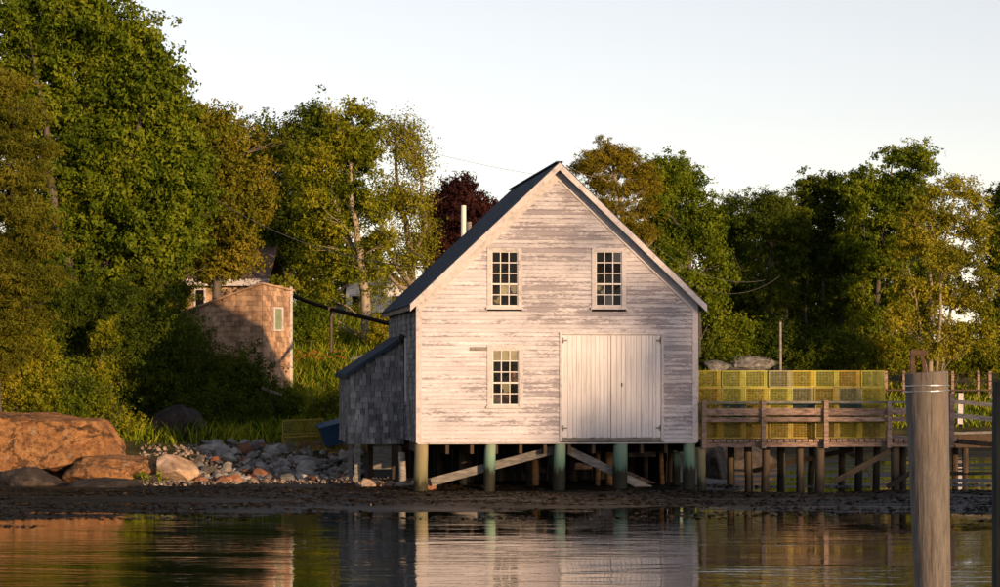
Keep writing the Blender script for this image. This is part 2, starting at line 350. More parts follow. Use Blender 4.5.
zf = ramp(nt, zz, [(.25, (0, 0, 0)), (.7, (1, 1, 1))])
nt.links.new(mix(nt, zf, mudc, soil), b.inputs['Base Color'])
wet = ramp(nt, zz, [(.05, (.5, .5, .5)), (.5, (.9, .9, .9))])
nt.links.new(wet, b.inputs['Roughness']); b.inputs['Specular IOR Level'].default_value = .22
bump(nt, b, n2, .5, .03)
g = link('ground', np_mesh('ground', V, Q), mg, smooth=True); tag(g, 'dark muddy tidal shore rising to a grassy bank', kind='structure')

mw, nt, b = newmat('harbour_water')
b.inputs['Base Color'].default_value = (.010, .011, .008, 1); b.inputs['Roughness'].default_value = .02; b.inputs['IOR'].default_value = 1.333
b.inputs['Specular IOR Level'].default_value = .5
w1 = noise(nt, coords(nt, (.55, 1.6, 1)), 1.6, 4, .55, .4); w2 = noise(nt, coords(nt, (.18, .32, 1)), 1.0, 3, .5, .6)
amp = ramp(nt, w2, [(.38, (.15, .15, .15)), (.62, (1, 1, 1))])
sp = nt.nodes.new('ShaderNodeSeparateXYZ'); nt.links.new(coords(nt, (1, 1, 1)), sp.inputs[0])
mr = nt.nodes.new('ShaderNodeMapRange'); mr.inputs[1].default_value = 52; mr.inputs[2].default_value = 38; mr.inputs[3].default_value = .45; mr.inputs[4].default_value = 1.5; nt.links.new(math_(nt, 'SUBTRACT', sp.outputs[1], math_(nt, 'MULTIPLY', sp.outputs[0], .35)), mr.inputs[0])   # sheltered and calm near the shore
hgt = math_(nt, 'MULTIPLY', math_(nt, 'MULTIPLY', w1, amp), mr.outputs[0])
bump(nt, b, hgt, .24, .05)
Wm = MB(); Wm.add([(-1500, -120, 0), (1500, -120, 0), (1500, 100, 0), (-1500, 100, 0)], [(0, 1, 2, 3)])
tag(Wm.build('water', mw), 'calm dark harbour water mirroring the boathouse', kind='structure')

# rockweed on the mud
def weed_patch(name, n, seed, floating=False):
    r = np.random.default_rng(seed)
    x = r.uniform(-16, 18, n * 3); y = r.uniform(46, 64, n * 3)
    z = H(x, y); k = (z > .005) & (z < .3) & (wav(x * .6, y * 2.6, .8, 8) > -.1); k = ((z < .0) & (z > -.5) & (wav(x * .5, y * 2.4, 1.0, 8) > .16) & (y < 58)) if floating else k; x, y, z = x[k][:n], y[k][:n], (z[k][:n] if not floating else z[k][:n] * 0 - .006)
    c = np.stack([x, y, z + .012], 1); m_ = len(c)
    t = r.uniform(-1, 1, (m_, 3)); t[:, 2] *= .08; t[:, 1] *= .5; t /= np.linalg.norm(t, axis=1)[:, None]
    bb = np.cross(t, r.normal(0, .35, (m_, 3)) + [0, 0, 1]); bb /= np.linalg.norm(bb, axis=1)[:, None]
    L = r.uniform(.02, .09, m_)[:, None]; wd = L * r.uniform(.15, .4, m_)[:, None]
    Vv = np.stack([c - t * L, c - bb * wd, c + t * L, c + bb * wd + [0, 0, .008]], 1).reshape(-1, 3)
    return link(name, np_mesh(name, Vv, np.arange(m_ * 4).reshape(-1, 4)), M['weed'])
tag(weed_patch('rockweed', 34000, 5), 'dark brown rockweed lying on the mud flat', 'seaweed', kind='stuff')
tag(weed_patch('floating_weed', 9000, 6, True), 'dark weed floating on the water along the edge of the mud', 'seaweed', kind='stuff')

# ------------------------------------------------------------------ rocks
def rock_mesh(name, seed, sub=3, cuts=9, rough=.10, flat=.72, planes=()):
    import bmesh
    bm = bmesh.new(); bmesh.ops.create_icosphere(bm, subdivisions=sub, radius=1)
    r = random.Random(seed)
    pl = [(Vector(n).normalized(), d) for n, d in planes]
    for _ in range(cuts):
        n = Vector((r.gauss(0, 1), r.gauss(0, 1), r.gauss(0, 1))).normalized(); pl.append((n, r.uniform(flat - .15, flat + .18)))
    off = Vector((seed * 3.1, seed * 1.7, 0))
    for v in bm.verts:
        p = v.co.copy()
        for n, d in pl:
            q = p.dot(n)
            if q > d: p -= n * (q - d)
        p *= 1 + rough * mnoise.fractal(p * 1.6 + off, .9, 2.1, 5 if sub > 3 else 3)
        v.co = p
    me = bpy.data.meshes.new(name); bm.to_mesh(me); bm.free(); return me
def rock_at(name, px, py, Y, rx, rz, m, label=None, cat='boulder', seed=1, sub=4, ry=None, rot=0, tilt=0, group=None, flat=.72, rough=.12, sit=0, planes=()):
    """centre of the rock seen at (px,py) at distance Y, half sizes in photo pixels"""
    k = Y / F; o = link(name, rock_mesh(name, seed, sub, flat=flat, rough=rough, planes=planes, cuts=4 if planes else 9), m, smooth=sub < 4)
    o.location = P(px, py, Y)
    if sit: o.location.z = h(o.location.x, Y) + rz * k * sit
    o.scale = (rx * k, (ry or rx * .8) * k, rz * k); o.rotation_euler = (0, R(tilt), rot)
    tag(o, label, cat, group); return o

# ------------------------------------------------------------------ foliage
def leaf_cloud(rng, blobs, n, L, asp, cr, flat, per, power=.42, hang=0, gap=1.0, spray=9, sr=.62):
    """leaves in clumps, clumps in sprays, sprays through the ellipsoids `blobs` (centre, radii) -> V, triangles, clump centres"""
    c = np.array([b[0] for b in blobs]); r = np.array([b[1] for b in blobs])
    wgt = r[:, 0] * r[:, 2]; wgt = wgt / wgt.sum()
    ns = max(3, n // per // spray); bi = rng.choice(len(blobs), ns, p=wgt)
    d = rng.normal(size=(ns, 3)); d /= np.linalg.norm(d, axis=1)[:, None]
    rad = rng.uniform(0, 1, ns) ** power
    rad = np.where(rng.uniform(size=ns) < .12, rad * rng.uniform(1.0, 1.25, ns), rad)
    sc = c[bi] + d * r[bi] * rad[:, None]
    k_ = rng.uniform(1.0, 1.4); ph = rng.uniform(0, 6.28, 6)
    q_ = np.sin(sc[:, 0] * k_ * 1.7 + ph[0] + np.sin(sc[:, 2] * k_ + ph[3])) + np.sin(sc[:, 1] * k_ * 1.5 + ph[1] + np.sin(sc[:, 0] * k_ + ph[4])) + np.sin(sc[:, 2] * k_ * 2.1 + ph[2] + np.sin(sc[:, 1] * k_ + ph[5]))
    sc = sc[(q_ > -gap) | (rng.uniform(size=ns) < .15)]; ns = len(sc)
    si = np.repeat(np.arange(ns), spray); nc = len(si)
    R_ = np.minimum(sr * rng.uniform(.6, 1.3, ns), .55 * r.min(1).mean() + .12)[si]
    cc = sc[si] + rng.normal(size=(nc, 3)) * np.array([.55, .55, .34 if flat < .7 else .5]) * R_[:, None]
    sz = cr * rng.uniform(.5, 1.3, nc)
    ci = np.repeat(np.arange(nc), per); N = len(ci)
    o = rng.normal(size=(N, 3)); o /= np.maximum(1e-6, np.linalg.norm(o, axis=1))[:, None]
    o *= (rng.uniform(0, 1, N) ** .5)[:, None]
    p = cc[ci] + o * sz[ci][:, None] * np.array([1, 1, flat])
    so = (p - sc[si[ci]]) / (R_[ci][:, None] + .01)
    nrm = rng.normal(size=(N, 3)) * .6 + o * .6 + np.clip(so, -1, 1) * .7 + np.array([0, 0, .25]); nrm /= np.linalg.norm(nrm, axis=1)[:, None]
    t = np.cross(nrm, rng.normal(size=(N, 3))); t[:, 2] -= hang; t -= nrm * (t * nrm).sum(1)[:, None]; t /= np.maximum(1e-6, np.linalg.norm(t, axis=1))[:, None]
    bt = np.cross(nrm, t)
    l = (L * rng.uniform(.6, 1.35, N))[:, None]
    V = np.stack([p - t * l * .45 + bt * l * asp * .5, p - t * l * .45 - bt * l * asp * .5, p + t * l * .6 - nrm * l * .1], 1).reshape(-1, 3)
    return V, np.arange(N * 3).reshape(-1, 3), cc

def plant(name, label, cat, Y, blobs, n, mat, L=.17, asp=.62, cr=.5, flat=.75, per=34, trunks=(), tr=.16, bark='bark', limbs=30, seed=1, group=None, depth=.85, power=.42, base=None, hang=0, limb_r=.05, gap=1.0, spray=9, sr=.62, trunk_name='trunk', crown_name='crown'):
    rng = np.random.default_rng(seed); k = Y / F
    bx = base if base is not None else (trunks[0][0][0] if trunks else np.mean([b[0] for b in blobs]))
    X0 = (bx - 500) / F * Y; z0 = h(X0, Y)
    t = thing(name, label, cat, (X0, Y, z0), 0, group); org = np.array([X0, Y, z0])
    B = []
    for b in blobs:
        c = P(b[0], b[1], Y); rx, rz = b[2] * k, b[3] * k; ry = (rx + rz) / 2 * depth
        dy = b[4] if len(b) > 4 else rng.uniform(-.5, .5) * ry
        B.append((np.array([c.x, Y + dy, c.z]) - org, np.array([rx, ry, rz])))
    V, Q, cc = leaf_cloud(rng, B, int(n * 4.0), L * .60, asp, cr * .62, flat, max(10, int(per * .8)), power * 1.1, hang, gap, spray, sr)
    keep = (V[:, 2].reshape(-1, 3).min(1) > -.3)
    Q = Q[keep]; used = Q.ravel(); V = V[used]; Q = np.arange(len(used)).reshape(-1, 3)
    link(crown_name, np_mesh(crown_name, V, Q), mat, t)
    rr = random.Random(seed); mb = MB(); lb = MB(); nodes = []
    for ti, tk in enumerate(trunks):
        pts = []
        for q, (px, py) in enumerate(tk):
            w = P(px, py, Y + (0 if ti == 0 else rr.uniform(-.8, .8) * min(1, q)))
            pts.append(np.array(w) - org)
        if ti == 0 and pts[0][2] > -.1: pts[0] = np.array([pts[0][0], pts[0][1], -.25])
        fine = [];
        for q in range(len(pts) - 1):
            for s_ in range(4): fine.append(pts[q] + (pts[q + 1] - pts[q]) * s_ / 4 + np.array([rr.uniform(-.05, .05), rr.uniform(-.05, .05), 0]) * (1 if q + s_ else 0))
        fine.append(pts[-1]); m_ = len(fine)
        r0 = tr if ti == 0 else tr * .62
        rad = [r0 * (1 - .8 * q / (m_ - 1)) * (1.25 if q == 0 and ti == 0 else 1) for q in range(m_)]
        mb.tube(fine, rad, 8, wob=.06, rng=rr); nodes += list(zip(fine, rad))
    if trunks:
        mb.build(trunk_name, M[bark], t, smooth=True)
        if limbs:
            na = np.array([q[0] for q in nodes])
            for ci in rng.choice(len(cc), min(limbs, len(cc)), replace=False):
                e = cc[ci]; dh = np.hypot(na[:, 0] - e[0], na[:, 1] - e[1]); dz = e[2] - na[:, 2]
                cost = np.hypot(dh, dz) + np.where(dz < .35 * dh, 3.0, 0) + np.abs(dz - .8 * dh) * .6
                s_ = int(np.argmin(cost)); a_ = na[s_]; ln = np.linalg.norm(e - a_)
                mid = a_ + (e - a_) * .5 + np.array([rr.uniform(-.12, .12), rr.uniform(-.12, .12), rr.uniform(-.1, .12)]) * ln
                r1 = min(nodes[s_][1] * .7, limb_r * (.5 + .22 * ln))
                q1 = a_ + (mid - a_) * .5 + np.array([rr.uniform(-.05, .05), 0, rr.uniform(-.05, .05)]) * ln
                lb.tube([a_, q1, mid, e], [r1, r1 * .8, r1 * .55, r1 * .2], 5, cap=False)
                for _ in range(2):
                    e2 = e + rng.normal(size=3) * .3; lb.tube([mid, (mid + e2) / 2 + rng.normal(size=3) * .08, e2], [r1 * .4, r1 * .28, r1 * .1], 4, cap=False)
            lb.build('limbs', M[bark], t, smooth=True)
    return t

# ------------------------------------------------------------------ boathouse (local frame: x along the front, y into depth, z from the water)
ANG = math.atan(.1212); CA, SA = math.cos(ANG), math.sin(ANG); OX, OY = -1.992, 60.0
def BL(px, py, v=0.0):
    k = (px - 500) / F; w = (k * (OY + v * CA) - OX + v * SA) / (CA - k * SA); D = OY + w * SA + v * CA
    return w, EYE + (HY - py) / F * D
def BW(w, v): return OX + w * CA - v * SA, OY + w * SA + v * CA
FW = 6.834; LEN = 8.7; ZB = 1.196; ZR = 7.95; SL = .946; MID = FW / 2; OH = .28; EO = .17
def zroof(w): return ZR - SL * abs(w - MID)
bh = thing('boathouse', 'weathered white clapboard boathouse with dark steep roof standing on pilings', 'boathouse', (OX, OY, 0), ANG)
PB = bh
def rect(pa, pb):
    w0, z1 = BL(*pa); w1, z0 = BL(*pb); return w0, w1, z0, z1
WIN = [(rect((487.2, 248), (521.8, 309.5)), rect((491.6, 251.5), (517.8, 306)), 'upper left window with two pale panes'),
       (rect((591.6, 248), (625.9, 309.5)), rect((595.7, 251.5), (621.6, 306)), 'upper right window with dark panes'),
       (rect((487.2, 344.7), (523, 408.5)), rect((492.4, 349.8), (518.6, 405)), 'lower window with pale top row of panes')]
DOOR = rect((559.5, 332.5), (663.5, 441.3))
openings = [w[0] for w in WIN] + [DOOR]
EXPO = .102
unit = MB(); unit.hexa([(0, -.032, 0), (1, -.032, 0), (1, 0, 0), (0, 0, 0), (0, -.006, .112), (1, -.006, .112), (1, 0, .112), (0, 0, .112)])
unit_me = None
sheath = MB(); segs = []
nrow = int((ZR - .2 - ZB) / EXPO)
for r_ in range(nrow):
    z0 = ZB + r_ * EXPO; z1 = z0 + EXPO
    half = (ZR - .16 - z1) / SL; a, b_ = max(.10, MID - half), min(FW - .10, MID + half)
    if b_ - a < .1: continue
    cut = [(a, b_)]
    for (x0, x1, y0, y1) in openings:
        if z1 > y0 + .03 and z0 < y1 - .03:
            nc = []
            for (p, q) in cut:
                if x1 <= p or x0 >= q: nc.append((p, q)); continue
                if x0 > p: nc.append((p, x0))
                if x1 < q: nc.append((x1, q))
            cut = nc
    for (p, q) in cut: sheath.box(p, q, .002, .09, z0, z1); segs.append((p, q, z0))
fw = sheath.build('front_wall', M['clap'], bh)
unit_me = bpy.data.meshes.new('clapboard'); unit_me.from_pydata(unit.v, [], unit.f); unit_me.update()
rb = random.Random(11); nclap = 0
for (p, q, z0) in segs:
    x = p
    while q - x > 1e-3:
        ln = rb.uniform(1.0, 3.3)
        if q - x - ln < .9: ln = q - x
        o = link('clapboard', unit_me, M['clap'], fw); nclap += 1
        o.location = (x + .0015, rb.uniform(-.003, .0), z0 + rb.uniform(-.004, .004)); o.scale = (ln - .003, 1, 1)
        o.rotation_euler = (rb.uniform(-.012, .012), rb.uniform(-.0012, .0012), 0)
        x += ln
print('clapboards', nclap)
# corner boards, rakes, roof
for x0, x1 in ((-.025, .115), (FW - .115, FW + .025)):
    m_ = MB(); zt = zroof(x0 + .1) - .15; m_.box(x0, x1, -.035, .10, ZB, zt); m_.build('corner_board', M['trim'], bh)
for sgn in (-1, 1):
    def at(w, dz, y): return (MID + sgn * w, y, ZR - SL * w + dz)
    hw = MID + EO
    m_ = MB(); c8 = [at(0, -.13, -OH), at(hw, -.13, -OH), at(hw, -.13, LEN + OH), at(0, -.13, LEN + OH), at(0, -.012, -OH), at(hw, -.012, -OH), at(hw, -.012, LEN + OH), at(0, -.012, LEN + OH)]
    if sgn < 0: c8 = [c8[i] for i in (1, 0, 3, 2, 5, 4, 7, 6)]
    rf = m_.build('roof', M['greywood'], bh)
    # roof shingles in courses
    sh = MB(); rr = random.Random(5 + sgn); ncs = 34; st = (hw + .05) / ncs
    for c_ in range(ncs):
        w1 = hw + .05 - c_ * st; w0 = max(0, w1 - st * 1.25); y = -OH - .03
        while y < LEN + OH:
            wd = rr.uniform(.28, .36); t = rr.uniform(.012, .02); j = rr.uniform(-.006, .006)
            y2 = min(y + wd, LEN + OH + .03)
            q = [at(w0, -.010, y), at(w1 + j, -.010, y), at(w1 + j, -.010, y2 - .006), at(w0, -.010, y2 - .006), at(w0, .002, y), at(w1 + j, t, y), at(w1 + j, t, y2 - .006), at(w0, .002, y2 - .006)]
            if sgn < 0: q = [q[i] for i in (1, 0, 3, 2, 5, 4, 7, 6)]
            sh.hexa(q); y = y2
    tag(sh.build('roof_shingles', M['roof'], rf), kind='stuff')
    # barge board at the overhang, frieze board on the wall, eave fascia
    m_ = MB(); q = [at(0, -.19, -OH - .03), at(hw + .02, -.19, -OH - .03), at(hw + .02, -.19, -OH + .012), at(0, -.19, -OH + .012), at(0, -.015, -OH - .03), at(hw + .02, -.015, -OH - .03), at(hw + .02, -.015, -OH + .012), at(0, -.015, -OH + .012)]
    if sgn < 0: q = [q[i] for i in (1, 0, 3, 2, 5, 4, 7, 6)]
    m_.hexa(q); m_.build('barge_board', M['trim'], bh)
    m_ = MB(); q = [at(0, -.42, -.045), at(MID, -.42, -.045), at(MID, -.42, .0), at(0, -.42, .0), at(0, -.135, -.045), at(MID, -.135, -.045), at(MID, -.135, .0), at(0, -.135, .0)]
    if sgn < 0: q = [q[i] for i in (1, 0, 3, 2, 5, 4, 7, 6)]
    m_.hexa(q); m_.build('frieze_board', M['trim'], bh)
    m_ = MB(); q = [at(hw - .03, -.17, -OH + .02), at(hw + .004, -.17, -OH + .02), at(hw + .004, -.17, LEN + OH), at(hw - .03, -.17, LEN + OH), at(hw - .03, -.02, -OH + .02), at(hw + .004, -.02, -OH + .02), at(hw + .004, -.02, LEN + OH), at(hw - .03, -.02, LEN + OH)]
    if sgn < 0: q = [q[i] for i in (1, 0, 3, 2, 5, 4, 7, 6)]
    m_.hexa(q); m_.build('eave_board', M['greywood'], bh)
m_ = MB(); m_.bar((MID, -OH - .03, ZR + .005), (MID, LEN + OH, ZR + .005), .16, .035); m_.build('ridge_cap', M['roof'], bh)

def shingle_wall(mb, o, u, up, n, rng, range_f, z0, z1, rowh=.145, wmin=.10, wmax=.2, th=.022, gap=.012):
    """courses of split shingles on the wall plane o + a*u + b*up; range_f(b) -> (a0,a1)"""
    o, u, up, n = map(Vector, (o, u, up, n)); b_ = z0
    while b_ < z1 - .02:
        top = min(b_ + rowh * 1.12, z1 + .01); rg = range_f(min(b_ + rowh * .55, z1))
        if rg and rg[1] - rg[0] > .04:
            a, e = rg
            while a < e - .02:
                w_ = min(rng.uniform(wmin, wmax), e - a); t = th * rng.uniform(.7, 1.4); jb = rng.uniform(-.012, .006)
                q = [o + u * a + up * (b_ + jb) + n * t, o + u * (a + w_ - gap) + up * (b_ + jb) + n * t, o + u * (a + w_ - gap) + up * (b_ + jb), o + u * a + up * (b_ + jb),
                     o + u * a + up * top + n * .003, o + u * (a + w_ - gap) + up * top + n * .003, o + u * (a + w_ - gap) + up * top, o + u * a + up * top]
                mb.hexa(q); a += w_
        b_ += rowh
# side and back walls
ZW = zroof(0) - .14
m_ = MB(); m_.box(.002, .09, .1, LEN, ZB, ZW); lw = m_.build('left_wall', M['gap'], bh)
sm = MB(); shingle_wall(sm, (0, LEN, 0), (0, -1, 0), (0, 0, 1), (-1, 0, 0), random.Random(2), lambda z: (0, LEN - .10), ZB, ZW)
tag(sm.build('wall_shingles', M['shingle'], lw), kind='stuff')
m_ = MB(); m_.box(FW - .09, FW - .002, .1, LEN, ZB, ZW); rw = m_.build('right_wall', M['gap'], bh)
sm = MB(); shingle_wall(sm, (FW, .1, 0), (0, 1, 0), (0, 0, 1), (1, 0, 0), random.Random(3), lambda z: (0, LEN - .1), ZB, ZW)
tag(sm.build('wall_shingles', M['shingle'], rw), kind='stuff')
m_ = MB(); pr = [(.1, ZB), (FW - .1, ZB), (FW - .1, zroof(.1) - .16), (MID, ZR - .16), (.1, zroof(.1) - .16)]
m_.add([(x, LEN - .09, z) for x, z in pr] + [(x, LEN, z) for x, z in pr], [(0, 1, 2, 3, 4), (9, 8, 7, 6, 5)] + [(i, (i + 5), 5 + (i + 1) % 5, (i + 1) % 5) for i in range(5)])
m_.build('back_wall', M['greywood'], bh)
m_ = MB(); m_.box(.12, FW - .12, .12, LEN - .12, ZB - .05, ZB + .03); m_.build('floor', M['interior'], bh)
m_ = MB(); pr = [(.2, ZB + .03), (FW - .2, ZB + .03), (FW - .2, zroof(.2) - .25), (MID, ZR - .25), (.2, zroof(.2) - .25)]
m_.add([(x, 1.6, z) for x, z in pr] + [(x, 1.7, z) for x, z in pr], [(0, 1, 2, 3, 4), (9, 8, 7, 6, 5)] + [(i, (i + 5), 5 + (i + 1) % 5, (i + 1) % 5) for i in range(5)])
m_.build('inner_partition', M['interior'], bh)
for k in range(12):
    m_ = MB(); x = .15 + k * (FW - .3) / 11; m_.box(x - .04, x + .04, .10, LEN - .1, ZB - .27, ZB - .052); m_.build('joist', M['darkwood'], bh)
m_ = MB(); m_.box(.01, FW - .01, -.012, .085, ZB - .03, ZB - .002); m_.build('drip_board', M['trim'], bh)
x = .1; rk = random.Random(13)
while x < FW - .1:                                # dark boards added to stand in for shade under the floor
    w_ = rk.uniform(.18, .28); m_ = MB(); m_.box(x, min(x + w_ - .015, FW - .05), 5.6, 5.64 + rk.uniform(0, .03), -.3, ZB - .06); m_.build('shade_board', M['gap'], bh); x += w_
m_ = MB(); m_.box(FW - .12, FW - .09, 3.4, LEN - .3, -.3, ZB - .06); m_.build('shade_board', M['gap'], bh)
# windows
rp = random.Random(21)
def window(cas, gl, label, pale, parent=bh, nrows=5, split=2):
    x0, x1, z0, z1 = cas; g0, g1, h0, h1 = gl
    m_ = MB(); m_.box(x0, g0, -.04, .09, z0 + .05, z1); m_.box(g1, x1, -.04, .09, z0 + .05, z1)
    m_.box(g0, g1, -.04, .09, h1, z1); m_.box(x0 - .03, x1 + .03, -.07, .09, z0, z0 + .05); m_.box(g0, g1, -.025, .09, z0 + .05, h0)
    f = m_.build('window', M['trim'], parent); f['label'] = label
    fr = .022; mu = .022
    m_ = MB()
    m_.box(g0, g0 + fr, -.012, .035, h0, h1); m_.box(g1 - fr, g1, -.012, .035, h0, h1)
    m_.box(g0 + fr, g1 - fr, -.012, .035, h1 - fr, h1); m_.box(g0 + fr, g1 - fr, -.012, .035, h0, h0 + fr)
    ph = (h1 - h0 - 2 * fr - (nrows - 1) * mu) / nrows; pwid = (g1 - g0 - 2 * fr - 2 * mu) / 3
    for c_ in (1, 2): xx = g0 + fr + c_ * pwid + (c_ - 1) * mu; m_.box(xx, xx + mu, -.008, .03, h0 + fr, h1 - fr)
    for r_ in range(1, nrows):
        zz = h0 + fr + r_ * ph + (r_ - 1) * mu; e = .008 if r_ == split else 0
        for c_ in range(3): xx = g0 + fr + c_ * (pwid + mu); m_.box(xx, xx + pwid, -.010 - e, .03, zz - e, zz + mu + e)
    m_.build('sash', M['sash'], f)
    for r_ in range(nrows):
        for c_ in range(3):
            m_ = MB(); m_.box(-pwid / 2 - .006, pwid / 2 + .006, -.002, .002, -ph / 2 - .006, ph / 2 + .006)
            pm_ = pale.get((nrows - 1 - r_, c_), 'glass'); o = m_.build('pane', M[pm_], f); o.location = (g0 + fr + c_ * (pwid + mu) + pwid / 2, .014, h0 + fr + r_ * (ph + mu) + ph / 2)
            o.rotation_euler = (R(rp.uniform(-1.2, .2)), 0, R(rp.uniform(-1.2, 1.2)))
window(*WIN[0], {(3, 1): 'paleglass', (4, 0): 'reflectglass', (3, 2): 'reflectglass'})
window(*WIN[1], {(0, 2): 'reflectglass', (3, 0): 'reflectglass', (4, 1): 'reflectglass'})
window(*WIN[2], {(0, 0): 'paleglass', (0, 1): 'paleglass', (0, 2): 'paleglass', (4, 0): 'warmglass', (4, 1): 'warmglass', (3, 1): 'reflectglass', (2, 2): 'warmglass'})
# double door of vertical planks
dx0, dx1, dz0, dz1 = DOOR
zs = BL(600, 437.3)[1]
m_ = MB(); m_.box(dx0, dx0 + .06, -.045, .09, dz0, dz1 - .05); m_.box(dx1 - .06, dx1, -.045, .09, dz0, dz1 - .05); m_.box(dx0, dx1, -.05, .09, dz1 - .05, dz1)
m_.build('door_frame', M['trim'], bh)
m_ = MB(); m_.box(dx0 + .062, dx1 - .062, -.05, .08, dz0, zs - .01); m_.build('door_sill', M['greywood'], bh)
mid = BL(611, 400)[0]
plank_me = {}
for a, e, sd in ((dx0 + .066, mid - .004, -1), (mid + .004, dx1 - .066, 1)):
    m_ = MB(); m_.box(a, e, .02, .05, zs, dz1 - .06); d = m_.build('door', M['doorp'], bh)
    x = a; ws = []
    while x < e - .01:
        w_ = rb.choice((.085, .10, .115, .135)); 
        if e - x - w_ < .06: w_ = e - x
        m_ = MB(); m_.box(0, w_ - .007, -.022 - rb.uniform(0, .006), .018, 0, dz1 - .062 - zs - .002)
        o = m_.build('plank', M['doorp'], d); o.location = (x, 0, zs + rb.uniform(-.008, .004)); x += w_
    hx = a + .02 if sd < 0 else e - .02
    for zz in (zs + .16, dz1 - .26):
        m_ = MB(); m_.box(hx - .012, hx + .012, -.05, -.03, zz, zz + .14); q = hx + (.10 if sd < 0 else -.10); m_.box(min(hx, q), max(hx, q), -.042, -.031, zz + .05, zz + .085); m_.build('hinge', M['greywood'], d)
    if sd > 0:
        kx, kz = BL(621.7, 384); m_ = MB(); m_.tube([(kx, -.02, kz), (kx, -.045, kz), (kx, -.06, kz)], [.012, .018, .012], 8); m_.box(kx - .012, kx + .012, -.034, -.024, kz - .07, kz + .03); m_.build('latch', M['iron'], d)
# small batten left of the lower window
p0 = BL(470, 347); p1 = BL(487, 350.5); m_ = MB(); m_.box(p0[0], p1[0], -.05, -.02, p1[1], p0[1]); m_.build('batten', M['greywood'], bh)
# downspout at the right corner
w0, zt = BL(700.5, 309, .12); zb_ = BL(700.5, 357, .12)[1]
m_ = MB(); m_.tube([(FW + .085, .12, zt + .12), (FW + .085, .12, zt), (FW + .085, .12, zb_)], .035, 8); m_.build('downspout', M['greywood'], bh)
# lean-to
LV = 3.5; lx = BL(350, 400, LV)[0]; lzt = BL(403, 339, LV)[1]; lzl = BL(350, 374, LV)[1]; lzb = BL(375, 444, LV)[1]
m_ = MB(); pr = [(lx, lzb), (-.02, lzb), (-.02, lzt), (lx, lzl)]
m_.add([(x, LV, z) for x, z in pr] + [(x, LEN - .6, z) for x, z in pr], [(0, 1, 2, 3), (7, 6, 5, 4)] + [(i, i + 4, 4 + (i + 1) % 4, (i + 1) % 4) for i in range(4)])
lt = m_.build('lean_to', M['gap'], bh)
sm = MB()
def lrange(z): return (0, -lx - .02) if z <= lzl else ((z - lzl) / (lzt - lzl) * -lx, -lx - .02)
shingle_wall(sm, (lx, LV, 0), (1, 0, 0), (0, 0, 1), (0, -1, 0), random.Random(9), lrange, lzb, lzt, rowh=.15, wmin=.09, wmax=.19)
shingle_wall(sm, (lx, LEN - .6, 0), (0, -1, 0), (0, 0, 1), (-1, 0, 0), random.Random(8), lambda z: (0, LEN - .6 - LV), lzb, lzl, rowh=.15)
tag(sm.build('wall_shingles', M['shingle'], lt), kind='stuff')
m_ = MB(); m_.hexa([(lx - .12, LV - .12, lzl - .10), (-.03, LV - .12, lzt - .02), (-.03, LEN - .5, lzt - .02), (lx - .12, LEN - .5, lzl - .10),
                    (lx - .12, LV - .12, lzl + .01), (-.03, LV - .12, lzt + .10), (-.03, LEN - .5, lzt + .10), (lx - .12, LEN - .5, lzl + .01)])
m_.build('lean_to_roof', M['roof'], bh)
m_ = MB(); m_.box(-.06, -.02, 2.75, 2.9, BL(407, 402, 2.8)[1], BL(407, 338, 2.8)[1]); m_.build('trim_board', M['sash'], bh)
m_ = MB(); m_.tube([(-.03, 3.2, lzt + .05), (-.14, 3.2, lzt + .12), (-.16, 3.2, lzt - .05), (-.10, 3.2, lzt - .15)], .03, 6); m_.build('bracket', M['iron'], bh)
# pilings and bracing
def gz_local(w, v): x, y = BW(w, v); return h(x, y)
def piling(px, v, r, m, label=None, parent=bh, top=ZB - .03, lean=0, name='piling'):
    w = BL(px, 460, v)[0]; g_ = gz_local(w, v) - .5; m_ = MB(); rr = random.Random(int(px * 7 + v * 13))
    n = 7; lean = lean or rr.uniform(-.05, .05); m_.tube([(w + lean * (1 - i / (n - 1)) + rr.uniform(-.006, .006), v + rr.uniform(-.006, .006), lerp(g_, top, i / (n - 1))) for i in range(n)], [r * (1.04 - .08 * i / (n - 1)) for i in range(n)], 14, wob=.03, rng=rr)
    o = m_.build(name, M[m], parent, smooth=True)
    if label: o['label'] = label
    return o
for px, r, m, lb in ((421.5, .165, 'pilecream', 'cream corner piling'), (490.5, .14, 'pile', None), (560, .15, 'pile', None), (620.5, .18, 'pile', 'thick green piling'), (689, .155, 'pile', None)):
    piling(px, .14, r, m, lb)
for px, v, r, m in ((528, 2.6, .06, 'wharfpile'), (535, 1.6, .09, 'orangewood'), (597.5, 1.5, .06, 'orangewood'), (609, 1.5, .10, 'orangewood'), (646, 3.2, .07, 'wharfpile'), (661, 1.7, .06, 'orangewood'), (671, 2.8, .08, 'wharfpile'), (676, 1.6, .10, 'pile'),
                    (552, 3.0, .10, 'pile'), (463, 2.8, .10, 'wharfpile'), (470, 4.0, .08, 'darkwood'), (500, 4.8, .1, 'darkwood'), (573, 4.8, .1, 'darkwood'), (632, 5, .1, 'darkwood'), (440, 5.2, .1, 'darkwood'), (402, 1.9, .09, 'greywood')):
    piling(px, v, r, m, top=ZB - .28)
def lbar(name, pa, pb, v, w_, h_, m, parent=bh, v2=None):
    a = BL(pa[0], pa[1], v); b_ = BL(pb[0], pb[1], v if v2 is None else v2); m_ = MB()
    m_.bar((a[0], v, a[1]), (b_[0], v if v2 is None else v2, b_[1]), w_, h_); return m_.build(name, M[m], parent)
lbar('brace', (431, 482), (557, 449), .40, .06, .20, 'greywood'); lbar('brace', (564, 448), (657, 493), .40, .06, .20, 'greywood')
lbar('brace', (628, 455), (656, 454), 2.5, .06, .12, 'railwood'); lbar('brace', (625, 472), (660, 487), 2.6, .06, .10, 'railwood'); lbar('brace', (512, 447), (545, 472), 2.8, .06, .1, 'darkwood')
